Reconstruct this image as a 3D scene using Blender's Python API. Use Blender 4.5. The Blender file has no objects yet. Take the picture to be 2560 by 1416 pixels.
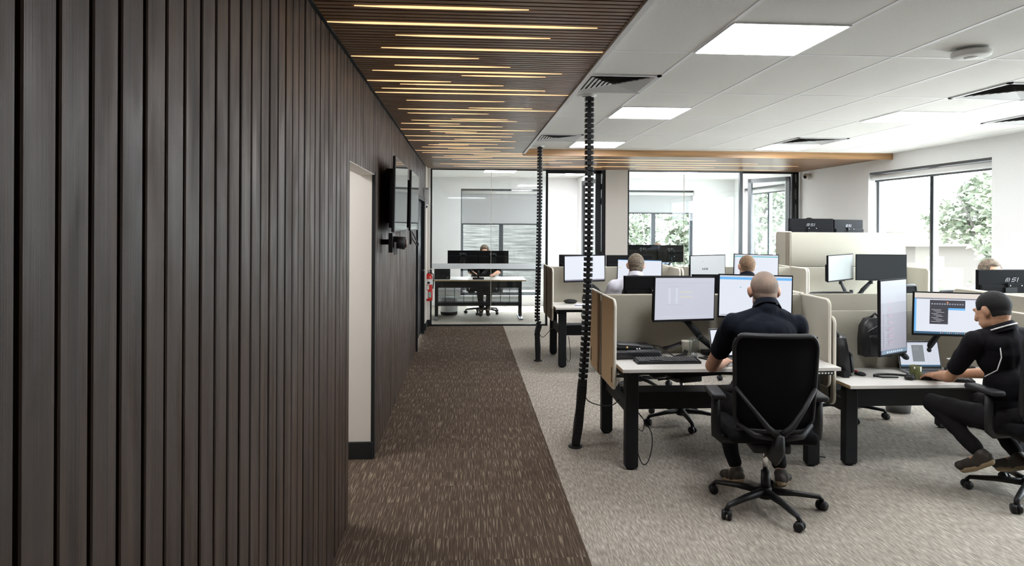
import bpy, bmesh, math, random
from math import sin, cos, pi, radians as R
from mathutils import Vector as V, Matrix as Mx, Euler, noise as mnoise

random.seed(7)
S = bpy.context.scene
COL = S.collection

# ------------------------------------------------------------------ camera
FPX = 1726.0
cam_d = bpy.data.cameras.new('camera')
cam = bpy.data.objects.new('camera', cam_d)
COL.objects.link(cam)
cam_d.sensor_width = 36.0
cam_d.lens = FPX / 2560 * 36.0
cam_d.shift_y = -(708 - 562) / 2560.0
cam_d.clip_start = 0.05
cam_d.clip_end = 400
YAW, ROLL = 0.06715, 0.0049
fw = V((sin(YAW), cos(YAW), 0)); r0 = V((cos(YAW), -sin(YAW), 0)); u0 = V((0, 0, 1))
rr = r0 * cos(ROLL) + u0 * sin(ROLL); uu = -r0 * sin(ROLL) + u0 * cos(ROLL)
m3 = Mx((rr, uu, -fw)).transposed()
cam.matrix_world = Mx.Translation((0, 0, 1.7)) @ m3.to_4x4()
S.camera = cam

# ------------------------------------------------------------------ world, sun, exposure
S.view_settings.view_transform = 'Standard'
S.view_settings.look = 'None'
S.view_settings.gamma = 1.0
S.view_settings.use_curve_mapping = False
S.view_settings.exposure = 1.35
wd = bpy.data.worlds.new('overcast_sky'); S.world = wd
wd.use_nodes = True
bg = wd.node_tree.nodes['Background']
bg.inputs[0].default_value = (0.86, 0.93, 1.0, 1)
bg.inputs[1].default_value = 7.8
S.cycles.max_bounces = 7
S.cycles.diffuse_bounces = 4
S.cycles.glossy_bounces = 3
S.cycles.transmission_bounces = 4
S.cycles.transparent_max_bounces = 12
S.cycles.caustics_reflective = False
S.cycles.caustics_refractive = False
S.cycles.sample_clamp_indirect = 6.0

sun_d = bpy.data.lights.new('sun', 'SUN'); sun_d.energy = 5.0; sun_d.angle = R(1.0); sun_d.color = (1, .95, .86)
sun = bpy.data.objects.new('sun', sun_d); COL.objects.link(sun)
sun.rotation_euler = V((0.25, -1.0, -1.45)).to_track_quat('-Z', 'Y').to_euler()

def portal(loc, rot, sx, sy):
    d = bpy.data.lights.new('window_daylight', 'AREA'); d.shape = 'RECTANGLE'; d.size = sx; d.size_y = sy
    d.cycles.is_portal = True
    o = bpy.data.objects.new('window_daylight', d); COL.objects.link(o); o.location = loc; o.rotation_euler = rot
XR = 5.77
portal((XR + .2, 8.32, 1.3), (0, R(90), 0), 2.3, 2.3)
portal((XR + .2, 5.05, 1.3), (0, R(90), 0), 2.3, 3.1)
portal((0.75, 14.75, 1.3), (R(-90), 0, 0), 1.8, 2.4)
portal((4.03, 14.75, 1.3), (R(-90), 0, 0), 1.8, 2.4)

# ------------------------------------------------------------------ materials
MATS = {}
def mat(name, col, rough=.6, metal=0., spec=.5, emit=None, es=1., noise=None, bump=None, alpha=None, coat=0.):
    """noise=(scale xyz, amount, detail); bump=(scale xyz, strength)"""
    if name in MATS: return MATS[name]
    m = bpy.data.materials.new(name); m.use_nodes = True
    nt = m.node_tree; b = nt.nodes['Principled BSDF']
    b.inputs['Base Color'].default_value = (*col, 1)
    b.inputs['Roughness'].default_value = rough
    b.inputs['Metallic'].default_value = metal
    b.inputs['Specular IOR Level'].default_value = spec
    b.inputs['Coat Weight'].default_value = coat
    if emit:
        b.inputs['Emission Color'].default_value = (*emit, 1)
        b.inputs['Emission Strength'].default_value = es
    if noise or bump:
        tc = nt.nodes.new('ShaderNodeTexCoord')
    def ntex(sc, det=3.):
        mp = nt.nodes.new('ShaderNodeMapping'); mp.inputs['Scale'].default_value = sc
        nt.links.new(tc.outputs['Object'], mp.inputs[0])
        n = nt.nodes.new('ShaderNodeTexNoise'); n.inputs['Scale'].default_value = 1; n.inputs['Detail'].default_value = det
        nt.links.new(mp.outputs[0], n.inputs['Vector'])
        return n
    if noise:
        n = ntex(noise[0], noise[2] if len(noise) > 2 else 3.)
        cr = nt.nodes.new('ShaderNodeValToRGB')
        a = noise[1]
        cr.color_ramp.elements[0].position = .3; cr.color_ramp.elements[1].position = .7
        cr.color_ramp.elements[0].color = (*[c * (1 - a) for c in col], 1)
        c2 = noise[3] if len(noise) > 3 else [min(1, c * (1 + a)) for c in col]
        cr.color_ramp.elements[1].color = (*c2, 1)
        nt.links.new(n.outputs['Fac'], cr.inputs[0]); nt.links.new(cr.outputs[0], b.inputs['Base Color'])
    if bump:
        n2 = ntex(bump[0]); bp = nt.nodes.new('ShaderNodeBump'); bp.inputs['Strength'].default_value = bump[1]
        bp.inputs['Distance'].default_value = .004
        nt.links.new(n2.outputs['Fac'], bp.inputs['Height']); nt.links.new(bp.outputs[0], b.inputs['Normal'])
    MATS[name] = m
    return m

def carpet(name, base, light, thr, scx, scy, tile, seed, soft=.12, bmp=.5):
    m = bpy.data.materials.new(name); m.use_nodes = True; nt = m.node_tree; N = nt.nodes; L = nt.links
    b = N['Principled BSDF']; b.inputs['Roughness'].default_value = .95; b.inputs['Specular IOR Level'].default_value = .12
    tc = N.new('ShaderNodeTexCoord'); sp = N.new('ShaderNodeSeparateXYZ'); L.new(tc.outputs['Object'], sp.inputs[0])
    # plank rows: every row of tiles shifts the streak pattern
    dv = N.new('ShaderNodeMath'); dv.operation = 'DIVIDE'; dv.inputs[1].default_value = tile; L.new(sp.outputs[1], dv.inputs[0])
    fl = N.new('ShaderNodeMath'); fl.operation = 'FLOOR'; L.new(dv.outputs[0], fl.inputs[0])
    wn = N.new('ShaderNodeTexWhiteNoise'); wn.noise_dimensions = '1D'; L.new(fl.outputs[0], wn.inputs['W'])
    ad = N.new('ShaderNodeMath'); ad.operation = 'ADD'; L.new(sp.outputs[0], ad.inputs[0]); L.new(wn.outputs['Value'], ad.inputs[1])
    cb = N.new('ShaderNodeCombineXYZ'); L.new(ad.outputs[0], cb.inputs[0]); L.new(sp.outputs[1], cb.inputs[1])
    cb.inputs[2].default_value = seed
    mp = N.new('ShaderNodeMapping'); mp.inputs['Scale'].default_value = (scx, scy, 1); L.new(cb.outputs[0], mp.inputs[0])
    n = N.new('ShaderNodeTexNoise'); n.inputs['Scale'].default_value = 1; n.inputs['Detail'].default_value = 2.5; L.new(mp.outputs[0], n.inputs['Vector'])
    cr = N.new('ShaderNodeValToRGB'); e = cr.color_ramp.elements
    e[0].position = thr; e[1].position = thr + soft
    e[0].color = (*base, 1); e[1].color = (*light, 1)
    e0 = cr.color_ramp.elements.new(thr - .16); e0.color = (*[c * .72 for c in base], 1)
    L.new(n.outputs['Fac'], cr.inputs[0])
    n3 = N.new('ShaderNodeTexNoise'); n3.inputs['Scale'].default_value = 260; n3.inputs['Detail'].default_value = 1
    L.new(tc.outputs['Object'], n3.inputs['Vector'])
    mr = N.new('ShaderNodeMapRange'); mr.inputs['To Min'].default_value = .72; mr.inputs['To Max'].default_value = 1.25; L.new(n3.outputs['Fac'], mr.inputs[0])
    mx = N.new('ShaderNodeVectorMath'); mx.operation = 'SCALE'; L.new(cr.outputs[0], mx.inputs[0]); L.new(mr.outputs[0], mx.inputs['Scale'])
    L.new(mx.outputs[0], b.inputs['Base Color'])
    bp = N.new('ShaderNodeBump'); bp.inputs['Strength'].default_value = bmp; bp.inputs['Distance'].default_value = .004
    L.new(n.outputs['Fac'], bp.inputs['Height']); L.new(bp.outputs[0], b.inputs['Normal'])
    return m

def glassmat(name, tint=(.96, .98, .98), refl=.06):
    m = bpy.data.materials.new(name); m.use_nodes = True; nt = m.node_tree; N = nt.nodes; L = nt.links
    N.remove(N['Principled BSDF']); out = N['Material Output']
    t = N.new('ShaderNodeBsdfTransparent'); t.inputs[0].default_value = (*tint, 1)
    g = N.new('ShaderNodeBsdfGlossy'); g.inputs['Roughness'].default_value = .02
    lw = N.new('ShaderNodeLayerWeight'); lw.inputs['Blend'].default_value = .5
    p5 = N.new('ShaderNodeMath'); p5.operation = 'POWER'; p5.inputs[1].default_value = 5; L.new(lw.outputs['Facing'], p5.inputs[0])
    f = N.new('ShaderNodeMath'); f.operation = 'MULTIPLY_ADD'; f.inputs[1].default_value = .92; f.inputs[2].default_value = refl / 2; L.new(p5.outputs[0], f.inputs[0])
    ms = N.new('ShaderNodeMixShader'); L.new(f.outputs[0], ms.inputs[0]); L.new(t.outputs[0], ms.inputs[1]); L.new(g.outputs[0], ms.inputs[2])
    L.new(ms.outputs[0], out.inputs[0])
    return m

GLASS = glassmat('window_glass')
C_FLOOR = carpet('carpet_grey_streaked', (.365, .325, .275), (.55, .50, .43), .50, 120, 14, .5, 1., .2, .9)
C_BROWN = carpet('carpet_brown_streaked', (.098, .070, .050), (.27, .22, .16), .55, 150, 5.0, .25, 5., .12, .6)
TIMBER = mat('dark_stained_timber', (.046, .028, .019), .46, spec=.36, noise=((9, 26, .9), .55, 6.), bump=((30, 160, 2.5), .25))
_nt = TIMBER.node_tree; _tc = _nt.nodes.new('ShaderNodeTexCoord'); _mp = _nt.nodes.new('ShaderNodeMapping'); _mp.inputs['Scale'].default_value = (5, 11, 2.2)
_nz = _nt.nodes.new('ShaderNodeTexNoise'); _nz.inputs['Scale'].default_value = 1; _nz.inputs['Detail'].default_value = 5; _nz.inputs['Distortion'].default_value = .6
_mr = _nt.nodes.new('ShaderNodeMapRange'); _mr.inputs['From Min'].default_value = .35; _mr.inputs['From Max'].default_value = .65; _mr.inputs['To Min'].default_value = .36; _mr.inputs['To Max'].default_value = .62
_nt.links.new(_tc.outputs['Object'], _mp.inputs[0]); _nt.links.new(_mp.outputs[0], _nz.inputs['Vector']); _nt.links.new(_nz.outputs['Fac'], _mr.inputs[0]); _nt.links.new(_mr.outputs[0], _nt.nodes['Principled BSDF'].inputs['Roughness'])
BACKBLK = mat('groove_backing', (.006, .007, .007), .8)
OAK = mat('oak_veneer', (.44, .25, .115), .42, noise=((1.2, 8, 26), .28, 5.), bump=((3, 60, 120), .08))
SLAT = mat('walnut_slats', (.26, .142, .07), .34, spec=.4, noise=((2.5, 70, 70), .38, 4.), bump=((8, 160, 160), .06))
WHITE = mat('white_paint', (.91, .91, .90), .7, noise=((60, 60, 60), .015))
WHITE2 = mat('pale_cream_paint', (.76, .72, .66), .75)
TILE = mat('ceiling_tile', (.87, .87, .84), .9, noise=((220, 220, 220), .07, 2.), bump=((300, 300, 300), .4))
TBAR = mat('ceiling_grid_white', (.93, .94, .95), .45)
BLACK = mat('black_powder_coat', (.008, .009, .010), .55, spec=.3)
BLKPL = mat('black_plastic', (.010, .010, .011), .45, spec=.35)
CHPL = mat('chair_plastic', (.018, .018, .019), .55, spec=.35, bump=((500, 500, 500), .15))
MESHF = mat('chair_mesh', (.008, .008, .009), .9, spec=.15)
DKGREY = mat('dark_grey_plastic', (.075, .075, .078), .45)
GREYM = mat('grey_metal', (.30, .31, .32), .4, .8)
CHROME = mat('chrome', (.75, .75, .75), .15, 1.)
ALU = mat('anodised_window_frame', (.13, .14, .15), .4, .6)
DESKT = mat('pale_desk_laminate', (.66, .63, .585), .45, noise=((4, 90, 40), .05))
DESKE = mat('plywood_edge', (.42, .30, .17), .55, noise=((8, 8, 300), .15))
FELT = mat('beige_felt', (.41, .385, .315), .95, noise=((220, 220, 220), .14, 3.), bump=((400, 400, 400), .4))
FELT_WARMLIT = mat('beige_felt_warm_lit', (.58, .41, .235), .95, noise=((220, 220, 220), .14, 3.))  # beige felt with the warm glow of the strip lights put into its colour
FELTD = mat('felt_groove', (.10, .065, .035), .95)
FELTE = mat('felt_pale_edge', (.72, .68, .58), .9)
LED = mat('warm_led_diffuser', (.9, .7, .45), .5, emit=(1., .56, .26), es=.6)
PANEL = mat('white_led_panel', (.9, .9, .92), .5, emit=(.95, .96, 1.), es=13.)
BLIND = mat('roller_blind_fabric', (.50, .51, .51), .9)
PAPER = mat('white_plastic', (.78, .78, .76), .5)
REDP = mat('extinguisher_red', (.62, .02, .015), .3, coat=.5)
TVSCR = mat('tv_glass', (.012, .013, .014), .04, spec=1.0)
SKIN = mat('skin', (.56, .31, .21), .55, noise=((40, 40, 40), .07))
SKIN2 = mat('tan_skin', (.50, .27, .16), .55, noise=((40, 40, 40), .07))
LIPS = mat('lips', (.42, .17, .14), .5)
NAVY = mat('black_navy_polo', (.007, .009, .015), .9, spec=.15, noise=((300, 300, 300), .2))
BLKTEE = mat('black_sports_polo', (.008, .007, .009), .9, spec=.15, noise=((300, 300, 300), .2))
LILAC = mat('pale_striped_shirt', (.58, .57, .63), .8, noise=((260, 6, 6), .12))
SKYSH = mat('light_blue_shirt', (.45, .55, .70), .8)
TROUS = mat('charcoal_trousers', (.011, .010, .011), .9, spec=.15)
SHOE = mat('brown_black_shoe', (.035, .027, .02), .6)
SOLE = mat('tan_sole', (.36, .27, .16), .7)
H_BLK = mat('black_hair', (.009, .008, .008), .85, noise=((120, 120, 300), .5), bump=((260, 260, 120), .7))
H_GRY = mat('cropped_grey_hair', (.20, .165, .135), .8, noise=((7, 7, 7), .35, 4., (.36, .25, .19)), bump=((420, 420, 420), .4))
H_BRN = mat('brown_grey_hair', (.085, .058, .038), .75, noise=((30, 30, 60), .4, 3., (.22, .17, .12)), bump=((240, 240, 120), .6))
H_BLD = mat('light_brown_hair', (.19, .115, .065), .75, noise=((60, 60, 120), .35), bump=((260, 260, 120), .6))
EYEW = mat('eye_white', (.8, .8, .78), .3)
CLEARP = mat('pale_cup_card', (.86, .83, .72), .7)
AMBERG = mat('olive_glass', (.10, .11, .045), .12, spec=.7)

def scr(name, c, s=1.):
    return mat('screen_' + name, (.02, .02, .02), .35, emit=c, es=s * .5)
SC = dict(white=scr('white', (.60, .63, .70)), grey=scr('grey', (.40, .42, .43)), lilac=scr('lilac', (.44, .45, .52)), blue=scr('blue', (.12, .38, .72)),
          pale=scr('pale', (.50, .53, .60)), dark=scr('dark', (.035, .035, .045)), mauve=scr('mauve', (.15, .14, .19)), mauve2=scr('mauve2', (.27, .28, .33)), mauve3=scr('mauve3', (.20, .20, .25)),
          rose=scr('rose', (.35, .17, .24)), teal=scr('teal', (.10, .42, .48)), cream=scr('cream', (.60, .55, .50)), yellow=scr('yellow', (.62, .58, .30)),
          task=scr('taskbar', (.03, .09, .16)), orange=scr('orange', (.75, .25, .1)), mid=scr('mid', (.16, .18, .19)), off=mat('screen_off_black', (.010, .011, .012), .35, spec=.15),
          offg=mat('screen_off_sheen', (.20, .21, .20), .4, spec=.4), txt=scr('text', (.30, .32, .38)), line=scr('line', (.62, .62, .66)))  # screen_off_sheen: reflected room light put into the grey base colour

# ------------------------------------------------------------------ mesh helper
class MB:
    def __init__(s): s.bm = bmesh.new(); s.mats = []
    def mi(s, m):
        if m not in s.mats: s.mats.append(m)
        return s.mats.index(m)
    def _add(s, tmp, m, smooth=False, M=None):
        if M is not None: bmesh.ops.transform(tmp, matrix=M, verts=tmp.verts)
        i = s.mi(m); mp = {}
        for v in tmp.verts: mp[v] = s.bm.verts.new(v.co)
        for f in tmp.faces:
            try: g = s.bm.faces.new([mp[v] for v in f.verts])
            except ValueError: continue
            g.material_index = i; g.smooth = smooth
        tmp.free(); return s
    def box(s, c, d, m, rot=None, bev=0., seg=1):
        t = bmesh.new(); bmesh.ops.create_cube(t, size=1)
        for v in t.verts: v.co = V((v.co.x * d[0], v.co.y * d[1], v.co.z * d[2]))
        if bev: bmesh.ops.bevel(t, geom=list(t.edges), offset=bev, segments=seg, affect='EDGES', profile=.5)
        M = Mx.Translation(c)
        if rot: M = M @ Euler(rot).to_matrix().to_4x4()
        return s._add(t, m, bev > 0 and seg > 1, M)
    def b2(s, a, b, m, bev=0., seg=1):
        c = [(a[i] + b[i]) / 2 for i in range(3)]; d = [abs(b[i] - a[i]) for i in range(3)]
        return s.box(c, d, m, None, bev, seg)
    def cone(s, p0, p1, ra, rb, m, seg=16, caps=True, smooth=True):
        p0, p1 = V(p0), V(p1); d = p1 - p0; t = bmesh.new()
        bmesh.ops.create_cone(t, cap_ends=caps, segments=seg, radius1=ra, radius2=rb, depth=d.length)
        return s._add(t, m, smooth, Mx.Translation((p0 + p1) / 2) @ d.to_track_quat('Z', 'Y').to_matrix().to_4x4())
    def ell(s, c, r, m, rot=None, u=16, v=10):
        t = bmesh.new(); bmesh.ops.create_uvsphere(t, u_segments=u, v_segments=v, radius=1)
        M = Mx.Translation(c)
        if rot: M = M @ Euler(rot).to_matrix().to_4x4()
        if not hasattr(r, '__len__'): r = (r, r, r)
        return s._add(t, m, True, M @ Mx.Diagonal((*r, 1)))
    def cap(s, p0, p1, ra, rb, m, seg=12):
        s.cone(p0, p1, ra, rb, m, seg); s.ell(p0, ra, m, None, seg, 8); s.ell(p1, rb, m, None, seg, 8); return s
    def tube(s, pts, r, m, seg=8, flat=None, closed=False):
        pts = [V(p) for p in pts]; n = len(pts); rings = []; t = bmesh.new(); up = None
        for i, p in enumerate(pts):
            a = pts[i - 1] if i else (pts[-1] if closed else p); b = pts[(i + 1) % n] if (i < n - 1 or closed) else p
            d = (b - a)
            d = d.normalized() if d.length > 1e-9 else V((0, 0, 1))
            if up is None:
                up = V((0, 0, 1)) if abs(d.z) < .9 else V((1, 0, 0))
            x = up.cross(d)
            if x.length < 1e-6: x = V((1, 0, 0)).cross(d)
            x.normalize(); y = d.cross(x); up = y
            ri = r[i] if hasattr(r, '__len__') else r
            fx, fy = flat if flat else (1, 1)
            rings.append([t.verts.new(p + x * cos(2 * pi * k / seg) * ri * fx + y * sin(2 * pi * k / seg) * ri * fy) for k in range(seg)])
        for i in range(n - 1 + (1 if closed else 0)):
            A, B = rings[i], rings[(i + 1) % n]
            for k in range(seg): t.faces.new((A[k], A[(k + 1) % seg], B[(k + 1) % seg], B[k]))
        if not closed:
            t.faces.new(list(reversed(rings[0]))); t.faces.new(rings[-1])
        return s._add(t, m, True)
    def lathe(s, prof, c, m, seg=24, axis='Z', caps=True):
        t = bmesh.new(); rings = []
        for r, z in prof: rings.append([t.verts.new((r * cos(2 * pi * k / seg), r * sin(2 * pi * k / seg), z)) for k in range(seg)])
        for A, B in zip(rings, rings[1:]):
            for k in range(seg): t.faces.new((A[k], A[(k + 1) % seg], B[(k + 1) % seg], B[k]))
        if caps:
            t.faces.new(list(reversed(rings[0]))); t.faces.new(rings[-1])
        M = Mx.Translation(c)
        if axis == 'X': M = M @ Mx.Rotation(R(90), 4, 'Y')
        if axis == 'Y': M = M @ Mx.Rotation(R(-90), 4, 'X')
        return s._add(t, m, True, M)
    def prism(s, poly, a, b, m, plane='YZ', smooth=False, M=None):
        """poly in 2D extruded between a and b along the remaining axis"""
        def P(p, w):
            return {'YZ': (w, p[0], p[1]), 'XZ': (p[0], w, p[1]), 'XY': (p[0], p[1], w)}[plane]
        t = bmesh.new(); A = [t.verts.new(P(p, a)) for p in poly]; B = [t.verts.new(P(p, b)) for p in poly]; n = len(poly)
        t.faces.new(A); t.faces.new(list(reversed(B)))
        for k in range(n): t.faces.new((A[k], B[k], B[(k + 1) % n], A[(k + 1) % n]))
        bmesh.ops.recalc_face_normals(t, faces=t.faces)
        return s._add(t, m, smooth, M)
    def quad(s, pts, m):
        i = s.mi(m); f = s.bm.faces.new([s.bm.verts.new(p) for p in pts]); f.material_index = i; return s
    def mesh(s, name):
        me = bpy.data.meshes.new(name); s.bm.to_mesh(me); s.bm.free()
        for m in s.mats: me.materials.append(m)
        return me
    def build(s, name, parent=None, loc=None, rot=None, **k):
        o = bpy.data.objects.new(name, s.mesh(name)); COL.objects.link(o)
        if parent: o.parent = parent
        if loc: o.location = loc
        if rot: o.rotation_euler = rot
        for a, b in k.items(): o[a] = b
        return o

def T(name, label, cat, loc=(0, 0, 0), rz=0., group=None):
    o = bpy.data.objects.new(name, None); COL.objects.link(o); o.empty_display_size = .1
    o.location = loc; o.rotation_euler = (0, 0, rz); o['label'] = label; o['category'] = cat
    if group: o['group'] = group
    return o
def one(o, label, cat, group=None):
    o['label'] = label; o['category'] = cat
    if group: o['group'] = group
    return o
def struct(o): o['kind'] = 'structure'; return o
def dup(o, parent=None):
    c = o.copy(); COL.objects.link(c)
    if parent is not None: c.parent = parent
    for ch in list(o.children): dup(ch, c)
    return c
def place(o, label, loc, rz, group=None):
    o.location = loc; o.rotation_euler = (0, 0, rz); o['label'] = label
    if group: o['group'] = group
    return o
def rrect(w, h, r, n=5, corners=(1, 1, 1, 1), cx=0, cy=0):
    """rounded rectangle polygon, corners in order: +x+y, -x+y, -x-y, +x-y"""
    P = []
    for k, (sx, sy) in enumerate(((1, 1), (-1, 1), (-1, -1), (1, -1))):
        if corners[k]:
            for i in range(n + 1):
                a = pi / 2 * k + pi / 2 * i / n
                P.append((cx + sx * (w / 2 - r) + r * cos(a), cy + sy * (h / 2 - r) + r * sin(a)))
        else: P.append((cx + sx * w / 2, cy + sy * h / 2))
    return P

# ================================================================== SETTING
WX = -.655; YG = 11.6; ZC = 2.69; ZS = 2.635; YB = 14.5
struct(MB().b2((.637, -3, -.1), (XR + .1, YB + .3, 0), C_FLOOR).b2((WX - 2.6, 11.56, -.1), (.637, YB + .3, 0), C_FLOOR).build('floor'))
struct(MB().b2((WX - 2.6, -3, -.1), (.637, 11.56, .001), C_BROWN).build('floor_corridor'))

# left timber wall: vertical boards with grooves, an opening and a door recess
OY0, OY1, OZ = 3.98, 5.06, 2.06
DY0, DY1, DZ = 9.26, 10.75, 2.10
def boards():
    mb = MB()
    k = -32
    while True:
        y0 = 1.06 + .1 * k + .007; y1 = y0 + .086
        if y0 > 11.1: break
        j = random.uniform(-.0015, .0015)
        segs = [(0, 2.622)]
        yc = (y0 + y1) / 2
        if OY0 < yc < OY1: segs = [(OZ, 2.622)]
        if DY0 < yc < DY1: segs = [(DZ, 2.622)]
        for a, b in segs:
            mb.prism([(WX - .014, y0), (WX + j - .003, y0), (WX + j, y0 + .003), (WX + j, y1 - .003), (WX + j - .003, y1), (WX - .014, y1)], a, b, TIMBER, 'XY')
        k += 1
    return mb
mb = boards()
for a, b, z0, z1 in ((-3, OY0, 0, ZC), (OY0, OY1, OZ, ZC), (OY1, DY0, 0, ZC), (DY0, DY1, DZ, ZC), (DY1, 11.12, 0, ZC)):
    mb.b2((WX - .12, a, z0), (WX - .014, b, z1), BACKBLK)
struct(mb.build('wall_left'))
# opening lining and the passage beyond
struct(MB().b2((WX - .022, OY1 - .010, 0), (WX + .004, OY1 + .02, OZ + .02), BACKBLK, .003).b2((WX - .12, OY0 - .01, OZ - .004), (WX - .004, OY1, OZ + .004), WHITE2).build('trim_1'))
struct(MB().b2((WX - 2.6, OY1 - .006, 0), (WX - .018, OY1 + .001, OZ - .002), WHITE2).b2((WX - 2.6, OY1 + .002, 0), (WX - .122, OY1 + .13, 2.6), WHITE2).build('wall_passage_far'))
struct(MB().b2((WX - 2.6, OY1 - .022, 0), (WX - .004, OY1 - .005, .125), BACKBLK, .004).build('baseboard_passage'))
struct(MB().b2((WX - 2.6, OY0 - .6, 0), (WX - .13, OY0 - .5, 2.6), WHITE2).b2((WX - 2.7, OY0 - .6, 0), (WX - 2.6, OY1 + .1, 2.6), WHITE2).build('wall_passage_near'))
struct(MB().b2((WX - 2.6, OY0 - .6, 2.6), (WX - .12, OY1 + .1, 2.7), WHITE).build('ceiling_passage'))

# black door near the far end of the corridor
d = bpy.data.objects.new('door_1', None); COL.objects.link(d); d['kind'] = 'structure'; d.location = (WX - .05, (DY0 + DY1) / 2, 0)
hw = (DY1 - DY0) / 2
DBLK = mat('black_door_laminate', (.016, .017, .022), .35)
MB().box((0, 0, DZ / 2), (.05, 2 * hw - .12, DZ - .06), DBLK, None, .004).build('door_leaf', d)
MB().b2((-.06, -hw, 0), (.075, -hw + .055, DZ), BLACK).b2((-.06, hw - .055, 0), (.075, hw, DZ), BLACK).b2((-.06, -hw, DZ - .055), (.075, hw, DZ), BLACK).build('door_frame', d)
MB().tube([(.03, hw - .18, 1.0), (.08, hw - .18, 1.0), (.08, hw - .30, 1.0)], .01, GREYM).build('door_handle', d)
# cream end wall beside the glass
struct(MB().b2((WX - .12, 11.12, .11), (WX + .02, YG + .06, ZC), WHITE2).b2((WX + .02, YG - .06, .11), (-.585, YG + .06, 2.66), WHITE2).build('wall_end_left'))
struct(MB().b2((WX - .12, 11.11, 0), (WX + .028, YG - .07, .11), BACKBLK).b2((WX, YG - .075, 0), (-.58, YG + .06, .11), BACKBLK).build('baseboard_left'))

# right wall with windows
def wall_with_windows(name, x, spans, y0, y1, zt, thick, wins, m):
    mb = MB(); y = y0
    for (a, b, z0, z1) in wins:
        mb.b2((x, y, 0), (x + thick, a, zt), m); mb.b2((x, a, 0), (x + thick, b, z0), m); mb.b2((x, a, z1), (x + thick, b, zt), m); y = b
    mb.b2((x, y, 0), (x + thick, y1, zt), m)
    return struct(mb.build(name))
WINS = [(3.5, 6.6, .12, 2.47), (7.22, 9.55, .12, 2.47), (12.15, 14.0, .12, 2.47)]
wall_with_windows('wall_right', XR, None, -3, YB + .3, ZC + .1, .22, WINS, WHITE)
def side_window(n, a, b, z0, z1, mull, blind_drop):
    w = bpy.data.objects.new('window_%d' % n, None); COL.objects.link(w); w['kind'] = 'structure'; w.location = (XR + .13, 0, 0)
    f = MB(); t = .06
    f.b2((0, a, z0), (t, a + .05, z1), ALU); f.b2((0, b - .05, z0), (t, b, z1), ALU); f.b2((0, a, z0), (t, b, z0 + .06), ALU); f.b2((0, a, z1 - .05), (t, b, z1), ALU)
    for my in mull:
        f.b2((-.01, my - .035, z0), (t, my + .035, z1), ALU); f.b2((-.015, my - .012, z0), (-.008, my + .012, z1), BLACK)
    f.build('window_frame', w)
    MB().b2((.025, a + .05, z0 + .06), (.031, b - .05, z1 - .05), GLASS).build('pane', w)
    bl = MB(); bl.cone((-.075, a + .02, z1 - .075), (-.075, b - .02, z1 - .075), .038, .038, PAPER, 20)
    bl.b2((-.042, a + .03, z1 - .12 - blind_drop), (-.038, b - .03, z1 - .07), BLIND)
    bl.b2((-.05, a + .03, z1 - .135 - blind_drop), (-.03, b - .03, z1 - .115 - blind_drop), DKGREY)
    bl.build('roller_blind', w)
    MB().b2((-.11, a, z1 - .028), (-.01, b, z1 - .002), DKGREY).build('blind_bracket', w)
side_window(1, *WINS[1], [8.37], .0)
side_window(2, *WINS[0], [5.05], .0)
side_window(3, *WINS[2], [13.1], .0)

# back wall with two office windows
def back_windows():
    mb = MB(); x = WX - 2; z0, z1 = .2, 2.45
    for a, b in ((-.1, 1.6), (3.2, 4.89)):
        mb.b2((x, YB, 0), (a, YB + .22, ZC + .1), WHITE); mb.b2((a, YB, 0), (b, YB + .22, z0), WHITE); mb.b2((a, YB, z1), (b, YB + .22, ZC + .1), WHITE); x = b
    mb.b2((x, YB, 0), (XR, YB + .22, ZC + .1), WHITE)
    struct(mb.build('wall_back'))
    for n, (a, b, mx, zb) in enumerate(((-.1, 1.6, .75, 1.715), (3.2, 4.89, 4.03, 1.965))):
        w = bpy.data.objects.new('window_%d' % (n + 4), None); COL.objects.link(w); w['kind'] = 'structure'; w.location = (0, YB + .12, 0)
        f = MB(); t = .06
        f.b2((a, 0, z0), (a + .05, t, z1), ALU); f.b2((b - .06, 0, z0), (b, t, z1), ALU); f.b2((a, 0, z0), (b, t, z0 + .07), ALU); f.b2((a, 0, z1 - .05), (b, t, z1), ALU)
        f.b2((mx - .045, -.01, z0), (mx + .045, t, z1), ALU)
        if n == 0: f.b2((a, 0, .72), (b, t, .76), ALU)
        f.build('window_frame', w)
        MB().b2((a + .05, .025, z0 + .06), (b - .05, .031, z1 - .05), GLASS).build('pane', w)
        MB().b2((a - .0, -.06, z1 - .03), (b, -.02, z1 + .004), DKGREY).build('blind_bracket', w)
        bl = MB(); bl.cone((a + .02, -.08, z1 - .075), (b - .02, -.08, z1 - .075), .035, .035, PAPER, 16)
        bl.b2((a + .02, -.052, zb), (b - .02, -.048, z1 - .06), BLIND)
        bl.b2((a + .02, -.06, zb - .02), (b - .02, -.04, zb + .008), DKGREY)
        bl.build('roller_blind', w)
back_windows()
struct(MB().b2((2.36, YG - .06, 0), (2.74, YG + .06, 2.68), WHITE2).b2((2.36, YG + .06, 0), (2.46, YB, 2.68), WHITE).build('wall_office_divider'))
struct(MB().b2((WX - 2, YG + .06, 0), (WX - 1.9, YB, 2.69), WHITE).b2((WX - 2, YG, 0), (WX - .0, YG + .06, 2.69), WHITE).build('wall_office_left'))

# wall behind the camera
struct(MB().b2((WX - .1, -3.1, 0), (XR, -3, ZC), TIMBER).build('wall_rear'))

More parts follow.
